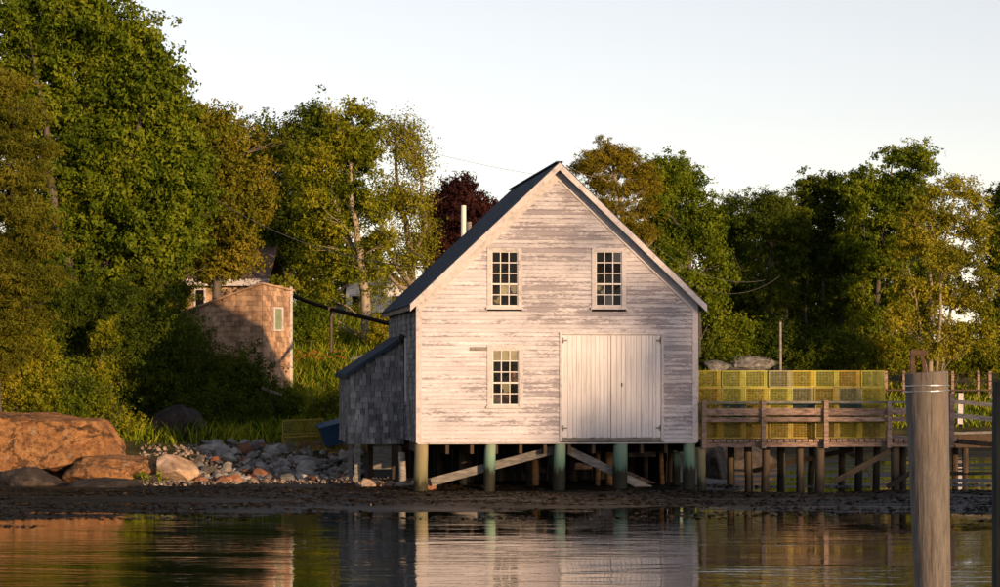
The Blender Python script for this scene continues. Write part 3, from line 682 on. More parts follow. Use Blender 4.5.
lbar('brace', (575, 466), (592, 466), 3, .06, .16, 'railwood')
for px, v, r in ((357.5, LV + .08, .075), (350.5, LV + .4, .05), (371, 6.5, .08), (395, LV + .1, .08)):
    w = BL(px, 460, v)[0]; m_ = MB(); m_.box(w - r, w + r, v - r, v + r, gz_local(w, v) - .3, lzb - .002); m_.build('post', M['darkwood' if px > 360 else 'greywood'], bh)
a = BL(373, 446.5, LV + .05); b_ = BL(391, 469, LV + .05); m_ = MB(); m_.box(a[0], b_[0], LV + .02, LV + .05, b_[1], a[1] - .003)
m_.build('hanging_board', M['greywood'], bh)

# ------------------------------------------------------------------ wharf in the same frame
wf = thing('wharf', 'wooden pier with board railing running right from the boathouse', 'wharf', (OX, OY, 0), ANG)
DZ = BL(790, 439, 0)[1]; W0 = FW + .11; W1 = BL(953.5, 440)[0]; WD = 3.0
x = W0; pm = None
while x < W1:
    w_ = rb.uniform(.13, .165); m_ = MB(); m_.box(0, w_ - .022, 0, WD, -.075, 0); o = m_.build('deck_plank', M['railwood'], wf); o.location = (x, rb.uniform(-.03, .02), DZ + rb.uniform(-.006, .004)); x += w_
for v, hh in ((.11, .12), (1.5, .16), (2.85, .16)):
    m_ = MB(); m_.box(W0, W1, v - .05, v + .05, DZ - .078 - hh, DZ - .082); m_.build('stringer', M['railwood' if v < 1 else 'darkwood'], wf)
pposts = [703.3, 762.5, 825, 888, 950.5]
for px in pposts:
    w, zt = BL(px, 400.5 if px < 940 else 393); m_ = MB(); m_.box(w - .055, w + .055, -.14, -.035, DZ - .22, zt); m_.build('railing_post', M['railwood'], wf)
ps = [BL(p, 400)[0] for p in pposts]
for i in range(4):
    for (ya, yb, v, th) in ((401, 403, -.03, .10), (408.5, 415.4, -.0, .035), (417.2, 421.6, -.0, .035)):
        z1_ = BL(790, ya)[1]; z0_ = BL(790, yb)[1]; m_ = MB(); m_.box(-.0, ps[i + 1] - ps[i] - .006, -.033, th - .033, 0, z1_ - z0_); o = m_.build('rail_board', M['railwood' if ya > 405 else 'greywood'], wf); o.location = (ps[i] + .003, v, z0_ + rb.uniform(-.012, .012)); o.rotation_euler = (0, R(rb.uniform(-.25, .25)), 0)
for px, v, r in ((701.5, .10, .105), (748, 1.2, .10), (766, .8, .10), (781, 1.5, .10), (800, .5, .09), (820, .12, .115), (859.5, 1.4, .10), (877, .9, .09), (895, .3, .11), (903, 2.4, .09), (935, .3, .11), (731, 2.6, .1), (812, 2.7, .09), (842, 2.7, .09)):
    piling(px, v, r, 'wharfpile' if px != 701.5 else 'pilecream', parent=wf, top=DZ - .205)
lbar('brace', (834, 482), (890, 451), .25, .05, .14, 'wharfpile', wf); lbar('brace', (753, 471), (853, 449), 2.2, .05, .12, 'darkwood', wf); lbar('brace', (887, 487), (912, 472), .1, .05, .12, 'wharfpile', wf)
lbar('brace', (861, 452), (873, 480), 1.6, .05, .07, 'greywood', wf); lbar('brace', (840, 450), (868, 462), 2.4, .05, .1, 'greywood', wf)
# gangway going on down to the right, beyond the pier
gw = thing('gangway', 'grey railed gangway sloping down from pier end to dark float', 'gangway', (OX, OY, 0), ANG)
lbar('rail', (954, 401.7), (1075, 412), .4, .05, .10, 'greywood', gw); lbar('rail', (954, 415.4), (1075, 427), .4, .05, .12, 'greywood', gw); lbar('deck', (953.5, 441), (1075, 452), .9, .9, .12, 'darkwood', gw)
for px in (1012, 1060): lbar('post', (px, 403 + (px - 954) * .09), (px, 443 + (px - 954) * .09), .44, .08, .08, 'greywood', gw)
fl = thing('float', 'low dark wooden float lying on mud beyond the pier', 'float', (*P(985, 436, 72).xy, 0))
m_ = MB(); m_.hexa([(-1.0, -.9, .75), (3.4, -.9, .75), (3.4, 1.2, .75), (-1.0, 1.2, .75), (-1.15, -1, 1.14), (3.4, -1, 1.24), (3.4, 1.3, 1.24), (-1.15, 1.3, 1.14)]); m_.build('hull', M['darkwood'], fl)
m_ = MB(); m_.bar((-1.15, -1.02, 1.16), (3.4, -1.02, 1.27), .06, .07); m_.build('rub_rail', M['greywood'], fl)
m_ = MB(); [m_.tube([(x, y, -.4), (x, y, .748)], .09, 8) for x in (-.7, 1.2, 3) for y in (-.7, .9)]; m_.build('support_posts', M['darkwood'], fl)

# ------------------------------------------------------------------ lobster traps
TX, TY, TZ = .285, 1.12, .412
def trap_meshes():
    fr = MB(); r_ = .011
    cs = [(-TX, 0), (TX, 0)]
    for x in (-TX, TX):
        for y in (0, TY): fr.bar((x, y, .012), (x, y, TZ - .012), .022, .022)
        for z in (.012, TZ - .012): fr.bar((x, 0, z), (x, TY, z), .022, .022)
    for y in (0, TY):
        for z in (.012, TZ - .012): fr.bar((-TX, y, z), (TX, y, z), .022, .022)
    wm = MB(); w = .0070
    def wire(a, b):
        a = Vector(a); b = Vector(b); d = (b - a).normalized(); n1 = d.cross(Vector((.3, .5, .8))).normalized() * w / 2; n2 = d.cross(n1).normalized() * w / 2
        q = [a + n1, a + n2, a - n1, a - n2, b + n1, b + n2, b - n1, b - n2]
        wm.add(q, [(0, 1, 5, 4), (1, 2, 6, 5), (2, 3, 7, 6), (3, 0, 4, 7)])
    for y in (0, .42, .8, TY):
        for i in range(1, 16): x = -TX + 2 * TX * i / 16; wire((x, y, 0), (x, y, TZ))
        for i in range(1, 11): z = TZ * i / 11; wire((-TX, y, z), (TX, y, z))
    for x in (-TX, TX):
        for i in range(1, 9): z = TZ * i / 9; wire((x, 0, z), (x, TY, z))
        for i in range(1, 20): y = TY * i / 20; wire((x, y, 0), (x, y, TZ))
    for z in (0.004, TZ - .004):
        for i in range(1, 12): x = -TX + 2 * TX * i / 12; wire((x, 0, z), (x, TY, z))
        for i in range(1, 12): y = TY * i / 12; wire((-TX, y, z), (TX, y, z))
    nt_ = MB(); n = 12                          # entrance head: ring and funnel of netting, plus the strip by the escape vent
    nt_.tube([(.075 * math.cos(t * 2 * math.pi / n) - .02, .05, .2 + .075 * math.sin(t * 2 * math.pi / n)) for t in range(n + 1)], .009, 5, cap=False)
    for k in range(16):
        t = 2 * math.pi * k / 16; a = Vector((.075 * math.cos(t) - .02, .05, .2 + .075 * math.sin(t))); b_ = Vector((max(-TX, min(TX, .5 * math.cos(t))), .40, max(.02, min(TZ - .02, .2 + .5 * math.sin(t))))); nt_.bar(a, b_, .010, .010)
    pn = MB()
    for i in range(4): x = TX - .10 + i * .027; pn.bar((x, .006, .02), (x, .006, TZ - .02), .018, .006, up=(0, 1, 0))
    out = []
    for m_ in (fr, wm, nt_, pn):
        me = bpy.data.meshes.new('trap'); me.from_pydata(m_.v, [], m_.f); me.update(); out.append(me)
    return out
TM = trap_meshes(); TMc = {}
def trap_set(col):
    if col not in TMc:
        r = []
        for q, me in enumerate(TM):
            c = me.copy(); c.materials.clear(); c.materials.append(M['trapnet'] if q == 2 else M['trap_' + col]); c.name = ('frame', 'wire_mesh', 'net_head', 'vent_panel')[q]; r.append(c)
        TMc[col] = r
    return TMc[col]
def trap(col, loc, rot, label, group):
    t = thing('lobster_trap', label, 'lobster trap', loc, 0, group); t.rotation_euler = rot
    for q, nm in enumerate(('frame', 'wire_mesh', 'net_head', 'vent_panel')):
        o = link(nm, trap_set(col)[q], None, t)
        if nm == 'wire_mesh': o['kind'] = 'stuff'
    return t
M['trap_faded blue'] = simple('trap_wire_blue', [(.03, .055, .07), (.06, .095, .11)], ns=6, rand=.1, bs=0)
rows = [('bottom', ['orange-yellow', 'mustard', 'orange-yellow', 'mustard', 'orange-yellow', 'mustard', 'yellow', 'mustard']),
        ('third', ['mustard', 'faded blue', 'orange-yellow', 'yellow', 'faded blue', 'yellow', 'faded blue', 'yellow']),
        ('second', ['orange-yellow', 'yellow-green', 'yellow', 'yellow-green', 'faded grey', 'mustard', 'faded grey', 'yellow']),
        ('top', ['yellow', 'yellow-green', 'yellow-green', 'faded grey', 'yellow', 'yellow-green', 'orange-yellow', 'yellow-green'])]
ordn = ['nearest the boathouse', 'second from the boathouse', 'third from the boathouse', 'fourth from the boathouse', 'fifth from the boathouse', 'sixth from the boathouse', 'second from the open end', 'at the open end']
wL = BL(698.5, 400, .4)[0]; wR = BL(884.5, 400, .4)[0]; pitch = (wR - wL) / 8
for r_, (rn, cols) in enumerate(rows):
    for c_, col in enumerate(cols):
        w = wL + pitch * (c_ + .5) + rb.uniform(-.012, .012); v = .38 + rb.uniform(-.03, .03); X, Y_ = BW(w, v)
        trap(col, (X, Y_, DZ + .008 + r_ * (TZ + .006)), (0, 0, ANG + R(rb.uniform(-1.2, 1.2))), f'{col} lobster trap in the {rn} row of pier stack, {ordn[c_]}', 'lobster traps stacked on the pier')
# old traps on the bank by the lean-to
for z_, tl, lb in ((0, 4, 'old mustard wire lobster trap lying on bank grass under another trap'), (.43, -3, 'old mustard wire lobster trap on top of another beside blue tote')):
    p = P(303, 440, 69.5); g0 = h(p.x, p.y)
    trap('mustard', (p.x - .56, p.y + .1, g0 + .02 + z_), (R(2), R(tl), R(-90) + R(8 + tl)), lb, 'old traps on the bank')
tt = thing('plastic_tote', 'blue plastic tote tilted on bank beside old lobster traps', 'tote', P(335, 434, 69.3)); tt.rotation_euler = (R(10), R(-14), R(12))
tt.location.z = h(tt.location.x, tt.location.y) + .28
m_ = MB(); m_.hexa([(-.29, -.2, 0), (.29, -.2, 0), (.29, .2, 0), (-.29, .2, 0), (-.34, -.25, .55), (.34, -.25, .55), (.34, .25, .55), (-.34, .25, .55)]); m_.build('body', M['blue'], tt)
m_ = MB(); m_.box(-.38, .38, -.29, .29, .552, .60); m_.build('lid', M['blue'], tt)
p = P(337, 444, 69.6); trap('orange-yellow', (p.x - .3, p.y - .1, h(p.x, p.y) - .06), (0, 0, R(-84)), 'old orange-yellow lobster trap underneath the blue tote', 'old traps on the bank')

# ------------------------------------------------------------------ mooring piles in the foreground
mp = thing('mooring_pile', 'thick grey weathered mooring pile with two wire bands in front of pier', 'pile', P(931, 700, 20.3))
org = mp.location.copy(); org.z = -1.5; mp.location.z = -1.5
def lp(px, py, Y=20.3, dy=0): return P(px, py, Y) - org + Vector((0, dy, 0))
m_ = MB(); pts = [lp(935.5, 760)]; rad = [.13]
for i in range(9): t = i / 8; pts.append(lp(lerp(932.8, 926.4, t), lerp(587, 373.5, t))); rad.append(lerp(.1445, .176, t))
pts.append(lp(926.3, 372.2)); rad.append(.170)
m_.tube(pts, rad, 40, wob=.012); m_.build('shaft', M['bigpile'], mp)
for py in (386, 391):
    c = lp(926.8, py); m_ = MB(); m_.tube([c + Vector((.178 * math.cos(t), .178 * math.sin(t), .006 * math.sin(t + py))) for t in [i * math.pi / 16 for i in range(33)]], .006, 6, cap=False); m_.build('wire_band', M['steel'], mp)
m_ = MB(); m_.bar(lp(912.6, 374), lp(912.6, 350), .035, .035, up=(0, 1, 0)); m_.bar(lp(910.5, 352.5), lp(927.5, 352.5), .04, .04); m_.bar(lp(925.5, 374), lp(921.5, 355), .03, .03, up=(0, 1, 0)); m_.build('iron_bracket', M['iron'], mp)
m2 = thing('mooring_pile', 'dark mooring pile cut by right edge of photo', 'pile', P(1004, 700, 21)); m2.location.z = -1.5
m_ = MB(); cx = 0; n = 8; m_.tube([(.10, 0, i * (P(0, 381, 21).z + 1.5) / n) for i in range(n)] + [(.10, 0, P(0, 381, 21).z + 1.5)], [.12] * n + [.115], 20, wob=.012)
m_.v = [(x - .08 + (0), y, z) for x, y, z in m_.v]; m_.build('shaft', M['darkpile'], m2)

# ------------------------------------------------------------------ shed, houses, pole, pipe
b_ = R(25); SC = P(262, 370, 83); gsh = h(SC.x, SC.y) - .4
sd = thing('shed', 'small brown shingled shed with a single sloping roof on the grassy bank', 'shed', (SC.x, SC.y, gsh), 0)
u1 = Vector((-math.cos(b_), math.sin(b_), 0)); u2 = Vector((math.sin(b_), math.cos(b_), 0)); l1, l2 = 3.4, 1.95
zc = P(0, 283.5, 83).z - gsh; zl = P(0, 316, 84.4).z - gsh; zr_ = P(0, 291, 85.2).z - gsh
def sp3(a, b2, z): v = u1 * a + u2 * b2; return (v.x, v.y, z)
m_ = MB(); i_ = .03
q = [sp3(i_, i_, 0), sp3(i_, l2, 0), sp3(l1, l2, 0), sp3(l1, i_, 0), sp3(i_, i_, zc - .03), sp3(i_, l2, zr_ - .03), sp3(l1, l2, zl - .2), sp3(l1, i_, zl - .03)]
m_.hexa(q); body = m_.build('wall', M['gap'], sd)
sm = MB(); rs = random.Random(4)
shingle_wall(sm, sp3(0, 0, 0), u1, (0, 0, 1), -u2, rs, lambda z: (0, l1) if z <= zl else ((0, l1 * (zc - z) / (zc - zl)) if z < zc else None), .2, zc, rowh=.17, wmin=.13, wmax=.24, th=.03)
shingle_wall(sm, sp3(0, l2, 0), -u2, (0, 0, 1), -u1, rs, lambda z: (0, l2) if z <= zr_ else ((l2 * (z - zr_) / (zc - zr_), l2) if z < zc else None), .2, zc, rowh=.17, wmin=.12, wmax=.22, th=.03)
tag(sm.build('wall_shingles', M['shingle_b'], body), kind='stuff')
m_ = MB(); q = [sp3(-.08, -.12, zc - .02), sp3(-.08, l2 + .1, zr_ - .02), sp3(l1 + .1, l2 + .1, zl - .18), sp3(l1 + .1, -.12, zl - .03)]; m_.hexa(q + [(x, y, z + .06) for x, y, z in q]); m_.build('roof', M['shingle_b'], sd)
m_ = MB(); m_.bar(sp3(-.03, l2 - .05, .3), sp3(-.03, l2 - .05, zr_ + .12), .09, .09, up=(1, 0, 0)); m_.build('corner_board', M['trim'], sd)
zz0 = P(0, 329.5, 84).z - gsh; zz1 = P(0, 309, 84).z - gsh
wn0, wn1 = .78, 1.22
m_ = MB()
for a_, c_ in ((wn0 - .09, wn0), (wn1, wn1 + .09)): m_.bar(sp3(-.045, (a_ + c_) / 2, zz0 - .06), sp3(-.045, (a_ + c_) / 2, zz1 + .06), .09, .04, up=u1)
for z in (zz0 - .03, zz1 + .03): m_.bar(sp3(-.043, wn0, z), sp3(-.043, wn1, z), .05, .06)
wdw = m_.build('window', M['trim'], sd)
m_ = MB(); m_.bar(sp3(-.036, (wn0 + wn1) / 2, zz0), sp3(-.036, (wn0 + wn1) / 2, zz1), wn1 - wn0, .012, up=u1); m_.build('pane', M['greenglass'], wdw)

def house(name, label, px0, px1, Y, ye, yr, m, mr, depth=6, gable=False, wins=(), base=None):
    a = P(px0, ye, Y); c = P(px1, ye, Y); g_ = (h((a.x + c.x) / 2, Y) if base is None else base) - .4; wd = c.x - a.x; ze = a.z - g_; zr = P(0, yr, Y + (0 if gable else depth / 2)).z - g_
    t = thing(name, label, 'house', ((a.x + c.x) / 2, Y, g_)); x0, x1 = -wd / 2, wd / 2; m_ = MB()
    if gable:
        pr = [(x0, 0), (x1, 0), (x1, ze), (0, zr), (x0, ze)]
        m_.add([(x, 0, z) for x, z in pr] + [(x, depth, z) for x, z in pr], [(0, 1, 2, 3, 4), (9, 8, 7, 6, 5)] + [(i, i + 5, 5 + (i + 1) % 5, (i + 1) % 5) for i in range(5)])
        w_ = m_.build('wall', m, t); m_ = MB()
        for s_ in (-1, 1):
            xe = s_ * (wd / 2 + .3); zx = ze - .3 * (zr - ze) / (wd / 2)
            q = [(0, -.3, zr + .02), (xe, -.3, zx + .02), (xe, depth + .3, zx + .02), (0, depth + .3, zr + .02)]
            if s_ < 0: q = [q[1], q[0], q[3], q[2]]
            m_.hexa(q + [(x, y, z + .15) for x, y, z in q])
        m_.build('roof', mr, t)
    else:
        m_.box(x0, x1, 0, depth, 0, ze); w_ = m_.build('wall', m, t)
        m_ = MB(); q = [(x0 - .3, -.35, ze), (x1 + .3, -.35, ze), (x1 + .3, depth / 2, zr), (x0 - .3, depth / 2, zr)]; m_.hexa(q + [(x, y, z + .12) for x, y, z in q])
        q = [(x0 - .3, depth / 2 + .001, zr), (x1 + .3, depth / 2 + .001, zr), (x1 + .3, depth + .35, ze), (x0 - .3, depth + .35, ze)]; m_.hexa(q + [(x, y, z + .12) for x, y, z in q]); rf = m_.build('roof', mr, t)
        m_ = MB(); m_.box(x0 - .3, x1 + .3, -.40, -.352, ze - .16, ze + .10); m_.build('fascia', M['trim'], t)
        if m is M['shingle_b']:
            sm = MB(); shingle_wall(sm, (x0, 0, 0), (1, 0, 0), (0, 0, 1), (0, -1, 0), random.Random(6), lambda z: (0, wd), .2, ze - .02, rowh=.2, wmin=.16, wmax=.28, th=.03); tag(sm.build('wall_shingles', m, w_), kind='stuff')
            m_ = MB(); m_.box(x1 - .9, x1 - .5, depth / 2 - .7, depth / 2 - .3, zr - .6, zr + .55); m_.build('chimney', M['pebble'], t)
    for (pxa, pya, pxb, pyb) in wins:
        a2 = P(pxa, pya, Y); c2 = P(pxb, pyb, Y); ox = (a.x + c.x) / 2; m_ = MB(); m_.box(a2.x - ox - .08, c2.x - ox + .08, -.05, .01, c2.z - g_ - .08, a2.z - g_ + .08); w2 = m_.build('window', M['trim'], t)
        m_ = MB(); m_.box(a2.x - ox, c2.x - ox, -.06, -.03, c2.z - g_, a2.z - g_); m_.build('pane', M['glass'], w2)
    return t
house('shingled_house', 'brown shingled house with long roof half hidden behind trees above shed', 152, 262, 95, 282, 247, M['shingle_b'], M['brownroof'], 7, wins=((163, 287, 172, 305), (196, 290, 204, 306)))
house('white_house', 'white gabled house glimpsed through trees left of boathouse roof', 346, 408, 112, 288, 262, M['white'], M['brownroof'], 7, True, wins=((352, 296, 360, 318), (392, 296, 400, 318)))
house('white_cottage', 'small white cottage far behind dark trunks right of pier', 856, 884, 138, 341, 330, M['white'], M['brownroof'], 5, True, base=P(0, 352, 138).z, wins=((866, 343, 871, 349),))
# pole, wires, pipe
up_ = thing('utility_pole', 'pale grey utility pole rising behind left roof slope', 'pole', P(463.5, 330, 84)); up_.location.z = h(up_.location.x, 84) - .3
m_ = MB(); m_.tube([(0, 0, 0), (0, 0, P(0, 205.5, 84).z - up_.location.z)], [.11, .085], 10); m_.build('post', M['white'], up_)
m_ = MB(); k = P(469, 226, 84) - up_.location; m_.tube([k + Vector((0, 0, -.14)), k + Vector((0, 0, .14))], .085, 10); m_.bar((0, 0, k.z), (k.x, 0, k.z), .04, .04); m_.build('insulator_can', M['greywood'], up_)
def wire_line(a, b, sag, label, r=.014):
    m_ = MB(); n = 14; m_.tube([a.lerp(b, i / n) - Vector((0, 0, sag * 4 * (i / n) * (1 - i / n))) for i in range(n + 1)], r, 4, cap=False); tag(m_.build('power_line', M['wire']), label, 'power line', 'power lines')
wire_line(P(160, 160, 82), P(452, 268, 70), .9, 'long overhead wire crossing trees down to left roof edge', .011)
wire_line(P(330, 190, 84), P(438, 266, 70), .2, 'short service wire before forked tree at roof edge', .011)
wire_line(P(380, 138, 120), P(600, 182, 120), .3, 'faint overhead wire against sky above copper coloured tree', .008)
wire_line(P(655, 246, 86), P(765, 280, 100), .5, 'sagging overhead wire crossing dark trees right of roof', .007)
wire_line(P(660, 262, 86), P(780, 276, 104), .9, 'lower sagging wire crossing dark trees right of roof', .006)
pp = thing('black_pipe', 'thick black pipe running from shed towards boathouse on a post', 'pipe', P(331, 346, 83)); o3 = pp.location.copy()
m_ = MB(); m_.tube([P(288, 294, 86.5) - o3, P(310, 302.5, 85) - o3, P(331, 309, 83.5) - o3, P(386, 323, 80) - o3, P(420, 330, 77) - o3], .07, 10); m_.build('pipe', M['black'], pp, smooth=True)
m_ = MB(); m_.tube([P(331, 352, 83.5) - o3, P(331, 310, 83.5) - o3], .05, 8); m_.box(-.12, .12, .40, .62, P(0, 309, 83.5).z - o3.z - .05, P(0, 309, 83.5).z - o3.z + .06); m_.build('post', M['darkwood'], pp)
tp = MB(); tp.tube([P(780.5, 380, 99), P(780.3, 322, 99)], [.06, .05], 8); tag(tp.build('thin_pole', M['greywood']), 'thin bare grey pole standing behind the lobster trap stack', 'pole')
# fence on the far bank
fe = thing('fence', 'dark post and wire fence on far bank right of mooring pile', 'fence', P(950, 392, 107)); of = fe.location.copy()
for px in (886, 904, 928, 952.5, 978.5, 990, 1012, 1034):
    x = P(px, 0, 107).x; g_ = h(x, 107); m_ = MB(); m_.bar(Vector((x, 107, g_ - .1)) - of, P(px, 371, 107) - of, .12, .12, up=(0, 1, 0)); m_.build('post', M['railwood'], fe)
for py, r in ((373, .012), (381, .012), (390, .045)):
    m_ = MB(); m_.tube([P(884, py, 106.9) - of, P(950, py + .4, 106.9) - of, P(1040, py, 106.9) - of], r, 6); m_.build('rail', M['darkwood'], fe)
wp = MB(); wp.bar(P(959.8, 424, 100.5), P(960.6, 393, 100.5), .2, .2, up=(0, 1, 0)); tag(wp.build('marker_post', M['trim']), 'short pale post in grass strip right of mooring pile', 'post')
pk = MB(); pk.bar(P(262, 388, 74), P(282, 395, 74), .14, .07); tag(pk.build('loose_plank', M['railwood']), 'loose sunlit plank lying in grass at edge of dark bushes', 'plank')

# ------------------------------------------------------------------ rocks on the shore
rock_at('boulder', 30, 449, 66.0, 98, 46, M['granite'], 'huge tan granite boulder at far left of shore', seed=3, sub=5, ry=56, flat=.95, rough=.10, planes=(((.12, -.1, 1), .70), ((-.1, -1, .25), .55), ((.42, -.25, -.85), .62), ((1, -.2, .25), .86), ((.6, -.75, .2), .80)))
rock_at('boulder', 118, 466, 64.8, 46, 15, M['granite'], 'low tan slab rock jutting from under the huge boulder', seed=5, ry=40, rough=.08, planes=(((.25, -.2, 1), .55), ((0, -1, .3), .6), ((.8, -.5, .5), .75)))
rock_at('boulder', 98, 478, 63.4, 34, 20, M['granite'], 'rounded orange stained rock in front of the slab rock', seed=8, ry=26)
rock_at('boulder', 174, 470, 64.3, 25, 17, M['palerock'], 'sunlit wedge shaped tan boulder standing alone among stones', seed=12, ry=22, rough=.08, planes=(((.55, -.3, .8), .5), ((-.5, -.7, .5), .6), ((.9, -.4, .1), .8)))
rock_at('boulder', 30, 487, 62.6, 42, 20, M['darkrock'], 'dark wet rock at waterline below the huge boulder', seed=15, ry=34)
rock_at('boulder', 105, 492, 61.8, 50, 15, M['darkrock'], 'flat dark rock at waterline left of the weedy stone', seed=17, ry=40)
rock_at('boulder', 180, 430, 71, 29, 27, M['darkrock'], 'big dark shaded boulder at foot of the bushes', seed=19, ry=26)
rock_at('boulder', 147, 486, 63.4, 16, 12, M['darkrock'], 'small rock capped with yellow green weed', seed=23)
rock_at('boulder', 371, 485, 61.6, 10, 7, M['palerock'], 'small sunlit tan rock left of the corner piling', seed=27)
rock_at('boulder', 390, 491, 61.3, 9, 5, M['redstone'], 'flat reddish rock between two rocks by corner piling', seed=29)
rock_at('boulder', 412, 492, 61.0, 6, 4, M['redstone'], 'tiny reddish rock close left of corner piling', seed=31)
rock_at('boulder', 431, 488, 60.6, 6, 7, M['redstone'], 'brown upright rock just right of the corner piling', seed=33)
rock_at('boulder', 304, 343, 91, 15, 9, M['greyrock'], 'pale rounded boulder on grass behind shed', seed=37, sit=1.0)
rock_at('boulder', 372, 347, 88, 24, 5, M['greyrock'], 'flat grey rock on grass by the black pipe', seed=39, sit=1.0)
rock_at('boulder', 746, 364, 108, 34, 11, M['darkgrey'], 'grey ledge rock on far bank above lobster trap stack', seed=41, sit=1.1)
rock_at('boulder', 716, 366, 107, 18, 7, M['darkgrey'], 'low grey ledge rock between boathouse and larger ledge', seed=43, sit=1.1)
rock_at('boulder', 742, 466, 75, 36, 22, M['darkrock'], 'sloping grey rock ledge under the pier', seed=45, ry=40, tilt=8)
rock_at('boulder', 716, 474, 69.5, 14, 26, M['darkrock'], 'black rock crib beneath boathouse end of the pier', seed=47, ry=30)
wc = np.random.default_rng(4)
V_, Q_, _ = leaf_cloud(wc, [(np.array(P(147, 482, 63.5)), np.array([.32, .3, .16]))], 900, .09, .3, .1, .8, 20)
tag(link('weed_cap', np_mesh('weed_cap', V_, Q_), M['grass']), 'yellow green seaweed growing over the small shore rock', 'seaweed', kind='stuff')
# rubble bank: stones one by one
bk = tag(bpy.data.objects.new('rubble_bank', None), 'bank of loose grey stones below the bushes', kind='structure'); COL.objects.link(bk); bk.location = P(270, 470, 66.5); bk.location.z = 0
stm = [rock_mesh('stone', 100 + i, 2, 10, .07, .56) for i in range(8)]; stg = []
for me in stm: me.materials.append(M['pebble'])
for i in range(5): me = stm[i].copy(); me.materials.clear(); me.materials.append(M['redstone']); stg.append(me)
rs = random.Random(77); placed = []; cnt = 0; rest = MB()
def place_stone(px, py_d, s, red):
    """px = column at the bank, py_d = metres up the bank from the shore line"""
    y = 65 + py_d
    for _ in range(3):
        x = (px - 500) / F * y; y = float(pw(x, SHORE)) + py_d
    z = h(x, y); o = link('stone', rs.choice(stg if red else stm), None, bk)
    o.scale = (s * rs.uniform(.9, 1.9), s * rs.uniform(.8, 1.3), s * rs.uniform(.5, .95)); o.rotation_euler = (rs.uniform(-.4, .4), rs.uniform(-.4, .4), rs.uniform(0, 6.28)); o.location = Vector((x, y, z + s * .22)) - bk.location
tries = 0
while cnt < 290 and tries < 20000:
    tries += 1; px = rs.uniform(188, 358); d = rs.uniform(-1.3, 4.7); s = rs.choice((.10, .11, .12, .13, .15, .17, .2, .23, .28) if tries < 500 else (.07, .08, .09, .10, .12)) * rs.uniform(.85, 1.15)
    xx = px * .0262; ok = all((xx - a) ** 2 + (d - b2) ** 2 > ((s + c2) * .5) ** 2 for a, b2, c2 in placed)
    if not ok: continue
    if px < 200 and d > 2.2: continue
    placed.append((xx, d, s)); place_stone(px, d, s, (195 < px < 285 and d < .3 and rs.random() < .8) or rs.random() < .06); cnt += 1
print('stones', cnt)
gb = MB(); rs2 = random.Random(5)
tet = [(1, 1, 1), (-1, -1, 1), (-1, 1, -1), (1, -1, -1)]
for _ in range(2600):
    px = rs2.uniform(140, 430); y = 65
    d = rs2.uniform(-2.6, 4.4) if px < 356 else rs2.uniform(-4, -1)
    for _k in range(2): x = (px - 500) / F * y; y = float(pw(x, SHORE)) + d
    z = h(x, y); s = rs2.uniform(.025, .085); mt = Matrix.Rotation(rs2.uniform(0, 6.28), 3, Vector((rs2.gauss(0, 1), rs2.gauss(0, 1), rs2.gauss(0, 1))).normalized())
    oc = [Vector(v) for v in ((1, 0, 0), (0, 1, 0), (-1, 0, 0), (0, -1, 0), (0, 0, .7), (0, 0, -.7))]
    gb.add([Vector((x, y, z + s * .3)) + mt @ (v * s * rs2.uniform(.7, 1.2)) for v in oc], [(0, 1, 4), (1, 2, 4), (2, 3, 4), (3, 0, 4), (1, 0, 5), (2, 1, 5), (3, 2, 5), (0, 3, 5)])
M['gravel'] = simple('shore_gravel', [(.13, .09, .07), (.30, .25, .22)], ns=2, rand=.6, island=True, bs=0)
tag(gb.build('shore_gravel', M['gravel']), 'loose gravel between the larger stones of the bank', 'gravel', kind='stuff')
# ------------------------------------------------------------------ trees
plant('pine_tree', 'golden drooping evergreen at far left edge of photo', 'tree', 67,
      [(-8, 85, 30, 16), (8, 115, 36, 15), (14, 148, 40, 15), (16, 180, 44, 15), (20, 212, 44, 15), (18, 245, 46, 15), (16, 280, 46, 16), (8, 318, 42, 17), (-5, 355, 40, 16), (-40, 180, 40, 90), (-45, 300, 40, 60)],
      42000, M['lf_pine'], L=.19, asp=.26, cr=.42, flat=.42, per=40, trunks=[[(-8, 425), (-6, 300), (-5, 180), (-4, 60)]], tr=.22, limbs=50, seed=11, hang=.5, gap=2.5, spray=14, sr=.8)
plant('broadleaf_tree', 'tallest large green broadleaf tree filling upper left of photo', 'tree', 77,
      [(22, 18, 26, 30), (20, 62, 20, 26), (72, 12, 34, 26), (100, 35, 36, 30), (140, 50, 28, 26), (60, 55, 26, 24), (115, 85, 50, 38), (158, 95, 30, 30), (150, 130, 40, 35), (175, 160, 28, 35), (182, 205, 26, 32), (100, 140, 42, 36), (30, 120, 24, 30), (64, 118, 18, 30), (66, 95, 16, 20), (72, 190, 52, 36), (135, 190, 50, 42), (90, 235, 70, 34), (160, 245, 40, 34), (60, 270, 45, 26), (120, 285, 50, 26)],
      56000, M['lf_green'], L=.21, asp=.7, cr=.52, flat=.7, per=36, trunks=[[(92, 400), (92, 300), (90, 200), (86, 90), (82, 20)], [(92, 300), (120, 210), (140, 120), (150, 60)], [(92, 320), (55, 230), (45, 120), (30, 40)]], tr=.3, limbs=60, gap=1.1, seed=12)
plant('broadleaf_tree', 'brown-gold broadleaf tree just right of the tallest tree', 'tree', 86,
      [(198, 118, 22, 20), (218, 132, 24, 22), (236, 162, 28, 24), (250, 190, 24, 26), (210, 170, 32, 36), (232, 215, 32, 32), (200, 225, 32, 36), (245, 245, 26, 26), (215, 265, 30, 18)],
      22000, M['lf_brown'], L=.19, asp=.68, cr=.5, flat=.65, trunks=[[(216, 350), (218, 260), (214, 180), (205, 110)]], tr=.18, limbs=34, gap=.6, seed=13)
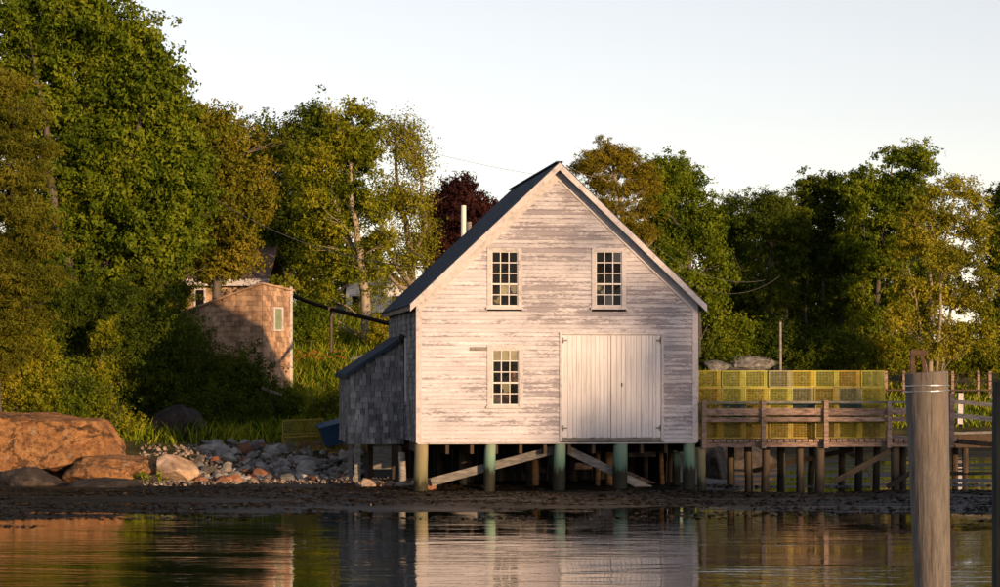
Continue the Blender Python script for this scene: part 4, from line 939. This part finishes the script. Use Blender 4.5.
plant('broadleaf_tree', 'dark green broadleaf tree with spiky top left of forked trunk tree', 'tree', 99,
      [(256, 125, 11, 16), (272, 116, 12, 18), (292, 120, 13, 16), (314, 114, 12, 16), (262, 152, 26, 26), (300, 150, 30, 30), (275, 195, 32, 34), (310, 210, 32, 36), (262, 235, 22, 26), (295, 255, 36, 26), (330, 140, 18, 30)],
      26000, M['lf_dark'], L=.2, asp=.65, cr=.55, flat=.85, trunks=[[(287, 335), (288, 250), (286, 180), (284, 120)]], tr=.2, limbs=36, seed=14)
plant('broadleaf_tree', 'tall green-gold tree with pale forked trunk left of boathouse', 'tree', 92,
      [(325, 116, 14, 14), (346, 112, 16, 15), (366, 120, 15, 16), (335, 148, 26, 24), (362, 155, 22, 26), (318, 185, 26, 28), (348, 198, 30, 28), (376, 195, 14, 24), (325, 228, 26, 24), (306, 250, 24, 22), (330, 268, 22, 16), (300, 285, 22, 16), (378, 240, 16, 14), (318, 292, 14, 10), (345, 278, 14, 9), (378, 268, 12, 9)],
      16500, M['lf_gold'], L=.19, asp=.62, cr=.5, flat=.7, gap=.55, trunks=[[(366, 352), (364, 292), (360, 250), (346, 190), (338, 125)], [(364, 275), (345, 232), (334, 200), (326, 170)], [(360, 252), (352, 205), (350, 160), (352, 120)]], tr=.21, bark='palebark', limbs=34, seed=15, limb_r=.045)
plant('broadleaf_tree', 'airy sparse golden tree with bare pale branches beside roof', 'tree', 94,
      [(394, 128, 18, 14), (410, 138, 14, 20), (420, 165, 12, 22), (398, 160, 22, 22), (390, 195, 24, 24), (414, 205, 20, 28), (424, 240, 12, 24), (396, 235, 26, 24), (408, 262, 20, 14), (396, 282, 16, 8)],
      5600, M['lf_airy'], L=.16, asp=.6, cr=.6, flat=.8, per=12, spray=7, sr=.8, trunks=[[(412, 350), (413, 275), (408, 235), (398, 185), (394, 130)], [(413, 265), (424, 225), (420, 175), (412, 130)], [(412, 285), (395, 262), (384, 240), (380, 205)], [(412, 292), (398, 285), (380, 268)]], tr=.19, bark='palebark', limbs=60, seed=16, power=.6, limb_r=.035)
plant('copper_beech_tree', 'dark purple copper beech rising behind left roof slope', 'tree', 114,
      [(455, 192, 18, 12), (472, 196, 18, 14), (445, 208, 18, 18), (486, 208, 11, 13), (465, 222, 30, 24), (442, 240, 18, 26), (480, 235, 20, 22), (455, 265, 36, 26)],
      22000, M['lf_copper'], L=.22, asp=.7, cr=.5, flat=.75, trunks=[[(462, 345), (462, 270), (464, 200)]], tr=.24, limbs=24, seed=17)
plant('spruce_tree', 'orange lit ragged evergreen rising above right roof slope', 'tree', 97,
      [(606, 145, 9, 8), (600, 158, 16, 8), (592, 168, 20, 8), (622, 158, 16, 9), (634, 172, 18, 9), (600, 184, 20, 9), (642, 186, 16, 8), (622, 192, 24, 10), (612, 210, 30, 11), (646, 208, 12, 10), (630, 232, 26, 12), (632, 262, 24, 13), (640, 292, 24, 14)],
      20000, M['lf_orange'], L=.2, asp=.26, cr=.4, flat=.5, per=36, trunks=[[(632, 362), (630, 280), (622, 210), (608, 140)]], tr=.2, limbs=44, seed=18, bark='palebark')
plant('broadleaf_tree', 'rounded dark green tree right of orange evergreen above roof', 'tree', 107,
      [(664, 172, 18, 14), (682, 176, 18, 16), (698, 195, 16, 20), (668, 200, 28, 26), (708, 225, 15, 26), (688, 225, 32, 30), (664, 245, 28, 30), (712, 265, 14, 26), (690, 275, 34, 30), (706, 310, 24, 26), (672, 300, 28, 28)],
      30000, M['lf_green'], L=.2, asp=.7, cr=.55, flat=.75, trunks=[[(690, 365), (690, 280), (686, 190)]], tr=.22, limbs=30, seed=19)
plant('pine_tree', 'dark pine with rounded tufted top beside rounded green tree', 'tree', 113,
      [(730, 206, 12, 8), (724, 222, 12, 9), (738, 226, 12, 9), (728, 242, 15, 10), (738, 262, 14, 10), (728, 285, 17, 12), (736, 310, 16, 12)],
      13000, M['lf_dark'], L=.2, asp=.35, cr=.42, flat=.6, trunks=[[(733, 366), (732, 290), (731, 205)]], tr=.16, limbs=30, seed=20)
plant('pine_tree', 'broad dark pine with flat top left of tall dark trees', 'tree', 111,
      [(762, 202, 20, 10), (782, 200, 15, 10), (752, 220, 16, 12), (776, 222, 24, 14), (796, 222, 12, 14), (770, 248, 28, 15), (755, 270, 20, 14), (790, 262, 16, 16), (774, 290, 28, 15), (760, 318, 24, 14)],
      24000, M['lf_dark'], L=.2, asp=.4, cr=.45, flat=.6, trunks=[[(770, 366), (770, 290), (772, 200)], [(785, 366), (788, 280), (790, 215)]], tr=.17, limbs=40, seed=21)
plant('broadleaf_tree', 'dark tall tree with light trunk gaps behind lobster traps', 'tree', 112,
      [(808, 190, 12, 12), (828, 186, 14, 12), (842, 200, 12, 14), (814, 212, 18, 14), (836, 226, 18, 18), (810, 245, 18, 16), (834, 262, 22, 20), (812, 282, 18, 18), (840, 300, 16, 16), (815, 318, 20, 14), (838, 330, 18, 12)],
      16000, M['lf_dark'], L=.2, asp=.65, cr=.48, flat=.7, trunks=[[(822, 368), (822, 300), (824, 240), (826, 190)], [(808, 368), (806, 300), (808, 230)], [(842, 368), (842, 300), (838, 220)]], tr=.15, limbs=36, seed=22)
plant('broadleaf_tree', 'tallest dark tree at right with flat spreading top', 'tree', 110,
      [(872, 172, 20, 12), (892, 160, 18, 10), (912, 156, 18, 10), (926, 170, 12, 12), (858, 188, 16, 14), (885, 188, 30, 18), (912, 195, 20, 20), (868, 215, 24, 18), (895, 228, 28, 22), (862, 245, 20, 18), (885, 262, 28, 20), (870, 292, 24, 18), (866, 318, 20, 14), (890, 305, 20, 16)],
      26000, M['lf_green'], L=.2, asp=.65, cr=.5, flat=.65, trunks=[[(878, 368), (878, 300), (882, 230), (892, 165)], [(864, 368), (862, 300), (864, 220)], [(890, 368), (894, 290), (904, 200)]], tr=.17, limbs=44, seed=23)
plant('broadleaf_tree', 'golden sunlit tree with several slim trunks behind mooring pile', 'tree', 103,
      [(935, 192, 16, 12), (955, 188, 16, 11), (972, 200, 16, 13), (922, 215, 20, 16), (948, 220, 26, 20), (978, 228, 16, 20), (912, 245, 22, 18), (940, 255, 28, 22), (970, 262, 22, 22), (905, 285, 22, 18), (932, 298, 26, 18), (966, 300, 26, 20), (900, 318, 20, 14), (984, 290, 14, 26), (925, 332, 26, 14), (960, 334, 24, 14), (984, 330, 14, 16), (938, 350, 24, 12), (968, 352, 22, 12)],
      12500, M['lf_airy'], L=.18, asp=.6, cr=.5, flat=.65, per=26, trunks=[[(930, 374), (932, 320), (929, 270), (935, 200)], [(936, 374), (940, 310), (944, 250), (954, 195)], [(942, 374), (950, 310), (962, 250), (972, 205)], [(926, 374), (918, 310), (908, 265)]], tr=.13, bark='palebark', limbs=60, seed=24, power=.55, limb_r=.04)
plant('broadleaf_tree', 'green tree half cut by right edge of photo', 'tree', 112,
      [(996, 205, 12, 12), (1010, 195, 18, 16), (1000, 232, 16, 18), (1020, 240, 26, 26), (1002, 265, 18, 20), (1018, 290, 26, 24), (1000, 315, 18, 18)],
      14000, M['lf_dark'], L=.2, asp=.65, cr=.5, flat=.7, trunks=[[(1008, 370), (1008, 290), (1008, 205)]], tr=.17, limbs=26, seed=25)
# wood beyond, seen only as dark glimpses between the trees
for i, (px, Y, lb) in enumerate(((330, 128, 'dim tree far behind forked trunk tree'), (560, 130, 'tree hidden behind boathouse ridge'), (1060, 118, 'green tree outside right edge of photo'), (-70, 84, 'green tree outside left edge of photo'), (20, 92, 'dim tree behind golden drooping evergreen'), (78, 95, 'dim tree behind the tallest tree'), (742, 128, 'dim tree behind dark pine'), (800, 130, 'dim tree behind dark tall tree'), (850, 127, 'dim tree behind tallest right tree'), (905, 129, 'dim tree behind golden tree'))):
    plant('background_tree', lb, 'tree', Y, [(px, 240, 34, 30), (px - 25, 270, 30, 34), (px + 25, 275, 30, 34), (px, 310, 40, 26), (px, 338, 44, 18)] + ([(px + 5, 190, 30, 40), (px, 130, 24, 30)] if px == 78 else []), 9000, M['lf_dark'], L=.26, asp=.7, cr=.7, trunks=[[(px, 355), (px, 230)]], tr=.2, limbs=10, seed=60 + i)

# ------------------------------------------------------------------ shrubs
def shrub(label, Y, blobs, n, mat, seed, L=.13, cr=.34, name='shrub', group='shrubs on the bank', **kw):
    px = np.mean([b[0] for b in blobs]); pb = max(b[1] + b[3] for b in blobs)
    return plant(name, label, 'shrub', Y, blobs, n, M[mat], L=L, asp=.6, cr=cr, flat=.8, per=26, trunks=[[(px, pb + 6), (px + 3, pb - 15), (px - 2, min(b[1] for b in blobs))], [(px + 2, pb), (px + 12, pb - 30)], [(px - 2, pb), (px - 12, pb - 30)]], tr=.035, limbs=14, seed=seed, group=group, limb_r=.02, trunk_name='stem', crown_name='foliage', **kw)
shrub('leafy yellow green shrub above left part of huge boulder', 68.5, [(10, 385, 34, 26), (-15, 360, 40, 40), (30, 400, 30, 16), (25, 355, 28, 26)], 7500, 'lf_gold', 31, gap=.4)
shrub('sunlit shrub above the middle of huge boulder', 69, [(62, 392, 26, 22), (75, 372, 22, 20), (50, 370, 22, 22), (85, 402, 20, 14)], 6000, 'lf_green', 32, gap=.4)
shrub('bright leafy shrub overhanging right end of huge boulder', 69.2, [(108, 405, 18, 14), (100, 385, 20, 20), (122, 420, 12, 10), (118, 395, 14, 14)], 4500, 'lf_gold', 33, gap=.4)
shrub('tall dark green shrub below the tallest tree', 72.5, [(60, 310, 36, 34), (90, 340, 36, 34), (40, 340, 28, 30), (110, 310, 30, 30)], 14000, 'lf_dark', 34)  # deep shade below the tree put into the leaf colour
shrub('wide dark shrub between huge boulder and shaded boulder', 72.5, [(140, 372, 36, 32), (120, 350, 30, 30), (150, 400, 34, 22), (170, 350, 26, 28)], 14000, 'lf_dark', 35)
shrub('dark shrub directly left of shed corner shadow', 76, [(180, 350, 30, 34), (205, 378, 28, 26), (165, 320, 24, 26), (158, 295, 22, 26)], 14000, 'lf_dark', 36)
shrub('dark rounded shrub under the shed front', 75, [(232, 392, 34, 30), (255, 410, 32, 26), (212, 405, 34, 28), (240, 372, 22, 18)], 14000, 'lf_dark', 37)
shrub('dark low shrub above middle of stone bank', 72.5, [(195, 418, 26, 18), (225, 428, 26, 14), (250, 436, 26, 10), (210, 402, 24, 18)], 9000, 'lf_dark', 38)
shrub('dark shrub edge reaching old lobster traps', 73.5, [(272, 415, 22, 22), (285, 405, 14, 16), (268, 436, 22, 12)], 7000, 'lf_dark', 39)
shrub('round green bush between shed and black pipe post', 90, [(306, 318, 17, 15), (318, 326, 14, 13), (300, 330, 14, 12)], 8000, 'lf_green', 40)
shrub('small bush behind black pipe left of boathouse', 90, [(398, 312, 12, 14), (400, 328, 14, 14), (384, 332, 12, 10)], 6000, 'lf_gold', 41)
shrub('thin golden bush screening the white house', 102, [(372, 298, 12, 16), (386, 290, 10, 14), (362, 318, 14, 12), (396, 302, 10, 16)], 2600, 'lf_gold', 47)
shrub('leafy weeds on sunny bank left of lean-to', 74.5, [(318, 404, 14, 9), (338, 402, 12, 9), (304, 400, 12, 8), (326, 412, 22, 8)], 6000, 'lf_gold', 42)
shrub('sunlit yellow bush beside left wall of brown house', 88.5, [(172, 288, 14, 12), (182, 300, 12, 14), (165, 305, 14, 12)], 3500, 'lf_gold', 44)
shrub('thin vine bush climbing shed front', 84.6, [(246, 318, 3, 14), (248, 345, 5, 16), (240, 335, 4, 10)], 900, 'lf_dark', 45, L=.1, cr=.16)
sap = plant('sapling', 'young sapling with bright leaves before dark shrubs', 'sapling', 70.5, [(106, 322, 9, 8), (112, 332, 8, 8), (102, 335, 8, 8)], 700, M['lf_gold'], L=.15, asp=.6, cr=.22, trunks=[[(98, 420), (100, 370), (106, 325)]], tr=.025, limbs=8, seed=46, limb_r=.012)
ug = ['lf_dark', 'lf_green', 'lf_dark', 'lf_dark', 'lf_dark', 'lf_gold', 'lf_gold', 'lf_gold', 'lf_gold']
for i, (px, py, rx, ry, lb) in enumerate(((708, 345, 18, 18, 'dark undergrowth bush at boathouse right wall'), (738, 338, 24, 16, 'dark undergrowth bush above the grey ledge'), (772, 342, 24, 18, 'dark undergrowth bush behind thin pole'), (806, 348, 24, 16, 'dark undergrowth bush right of thin pole'), (842, 350, 24, 16, 'dark undergrowth bush between dark trunks'), (880, 354, 22, 15, 'golden bush left of iron bracket'), (912, 352, 22, 16, 'golden bush behind iron bracket'), (955, 358, 26, 14, 'golden bush behind far fence posts'), (990, 352, 22, 18, 'golden bush at right edge behind fence'))):
    shrub(lb, 108 if i < 5 else 109, [(px, py, rx, ry), (px - rx * .6, py + 7, rx * .6, ry * .6), (px + rx * .6, py + 6, rx * .6, ry * .7)], 5500, ug[i], 50 + i, L=.19, cr=.45, group='undergrowth on the far bank')

# ------------------------------------------------------------------ grass
def grass(name, n, fn, hmin, hmax, seed, label, mat='grass', wd=.022):
    r = np.random.default_rng(seed); x, y = fn(r, n); z = H(x, y); m_ = len(x)
    hh = r.uniform(hmin, hmax, m_) * (1 + .35 * wav(x * 3, y * 3, .8, 4)); a = r.uniform(0, 6.28, m_); dx = np.stack([np.cos(a), np.sin(a), np.zeros(m_)], 1) * (wd * r.uniform(.6, 1.5, m_))[:, None]
    ln = np.stack([r.normal(0, .28, m_), r.normal(0, .28, m_), np.ones(m_)], 1) * hh[:, None]; b0 = np.stack([x, y, z - .03], 1); mid = b0 + ln * .55; tip = b0 + ln * np.array([1.35, 1.35, .95])
    V = np.stack([b0 - dx, b0 + dx, mid + dx * .8, tip, mid - dx * .8], 1).reshape(-1, 3)
    return tag(link(name, np_mesh(name, V, np.arange(m_ * 5).reshape(-1, 5)), M[mat]), label, 'grass', kind='stuff')
def bankpts(x0, x1, y0, y1, dmin):
    def f(r, n):
        x = r.uniform(x0, x1, n); y = r.uniform(y0, y1, n); k = (y - pw(x, SHORE) > dmin)
        # keep the boathouse footprint clear
        lx_ = (x - OX) * CA + (y - OY) * SA; ly_ = -(x - OX) * SA + (y - OY) * CA
        k &= ~((lx_ > -1.7) & (lx_ < 7.1) & (ly_ > -.3) & (ly_ < 9.2)); return x[k], y[k]
    return f
grass('meadow_grass', 56000, bankpts(-13, 1, 69.5, 98, 4.6), .16, .66, 71, 'tall sunlit yellow green grass on bank between shed and boathouse', wd=.016)
grass('bank_grass', 16000, bankpts(-34, -8, 67, 84, 4.2), .07, .24, 72, 'grass at foot of shrubs along the left bank', wd=.013)
grass('far_grass', 16000, bankpts(15.5, 34, 96, 110, 2.6), .12, .4, 73, 'yellow sunlit grass strip on the far bank', wd=.03)
grass('meadow_grass', 12000, bankpts(-4, 9, 76, 112, 4), .2, .6, 75, 'tall grass on the bank behind the boathouse', wd=.035)
shrub('low bush on the bank directly behind the boathouse', 92, [(470, 335, 30, 20), (500, 345, 26, 16)], 3000, 'lf_green', 48, L=.16)
shrub('wide bush behind right side of the boathouse', 98, [(590, 345, 34, 20), (630, 350, 26, 16)], 3000, 'lf_dark', 49, L=.16)
grass('shaded_bank_grass', 14000, bankpts(4, 15.8, 92, 112, 2.2), .15, .45, 74, 'grass on the far bank behind the pier, shade put in its dark colour', 'lf_dark', wd=.03)  # unlit part of the far grass, shade painted by a dark leaf colour
r = np.random.default_rng(8); fl = MB()
fx = thing('daylily', 'clump of orange daylilies in grass behind shed', 'flowers', P(316, 362, 86)); fx.location.z = h(fx.location.x, 86)
st_, pe = MB(), MB()
for i in range(26):
    x, y, hh = r.uniform(-.9, 1.0), r.uniform(-.5, .5), r.uniform(.5, .85); st_.tube([(x, y, 0), (x + r.uniform(-.08, .08), y, hh)], .008, 3, cap=False); c = Vector((x, y, hh + .02))
    for k in range(5):
        t = 2 * math.pi * k / 5 + i; d = Vector((math.cos(t), math.sin(t), .7)); s_ = Vector((-math.sin(t), math.cos(t), 0)); pe.add([c, c + d * .06 + s_ * .03, c + d * .12, c + d * .06 - s_ * .03], [(0, 1, 2, 3)])
st_.build('stems', M['lf_green'], fx); pe.build('blossoms', M['flower'], fx)

# ------------------------------------------------------------------ unseen trees added behind the camera to darken the panes and shade facade and pier
def unseen_wood(name, label, items, seed, n=9000, L=.75):
    r = np.random.default_rng(seed); B = []
    for (x, y, rx, zt, z0) in items: B.append((np.array([x, y, (zt + z0) / 2]), np.array([rx, rx * .8, (zt - z0) / 2])))
    V, Q, cc = leaf_cloud(r, B, n, L, .7, 1.3, .8, 30, .38); tr_ = MB()
    o = tag(link(name, np_mesh(name, V, Q), M['lf_dark']), label, 'wood', kind='stuff'); return o
items = [(x, -52 + 5 * math.sin(x * 1.7), 6.5, 17 + 2 * math.sin(x * .9) + 1.5 * math.sin(x * 2.3), 1.5) for x in np.arange(-50, 52, 7)]
unseen_wood('unseen_wood', 'unseen wood added behind the viewpoint to darken window reflections', items, 91, n=20000)

for x, y, zt, rx, nn, lb in ((79.2, -43, 21.5, 3.7, 1700, 'unseen tall tree added behind the viewpoint to shade the facade'), (87.0, -43, 20.0, 4.2, 2400, 'unseen wide tree added behind the viewpoint to shade the traps')):
    t = thing('shade_tree', lb, 'tree', (x, y, h(x, y))); r = np.random.default_rng(int(x)); V, Q, cc = leaf_cloud(r, [(np.array([0, 0, zt * .62 - t.location.z]), np.array([rx, rx, zt * .40])), (np.array([1.5, 0, zt * .45]), np.array([rx * .8, rx, zt * .25]))], nn * 34, .2, .7, .5, .8, 24, .5)
    link('crown', np_mesh('crown', V, Q), M['lf_dark'], t); m_ = MB(); m_.tube([(0, 0, -.4), (.2, 0, zt * .5), (0, 0, zt * .8)], [.35, .22, .08], 8); m_.build('trunk', M['bark'], t)
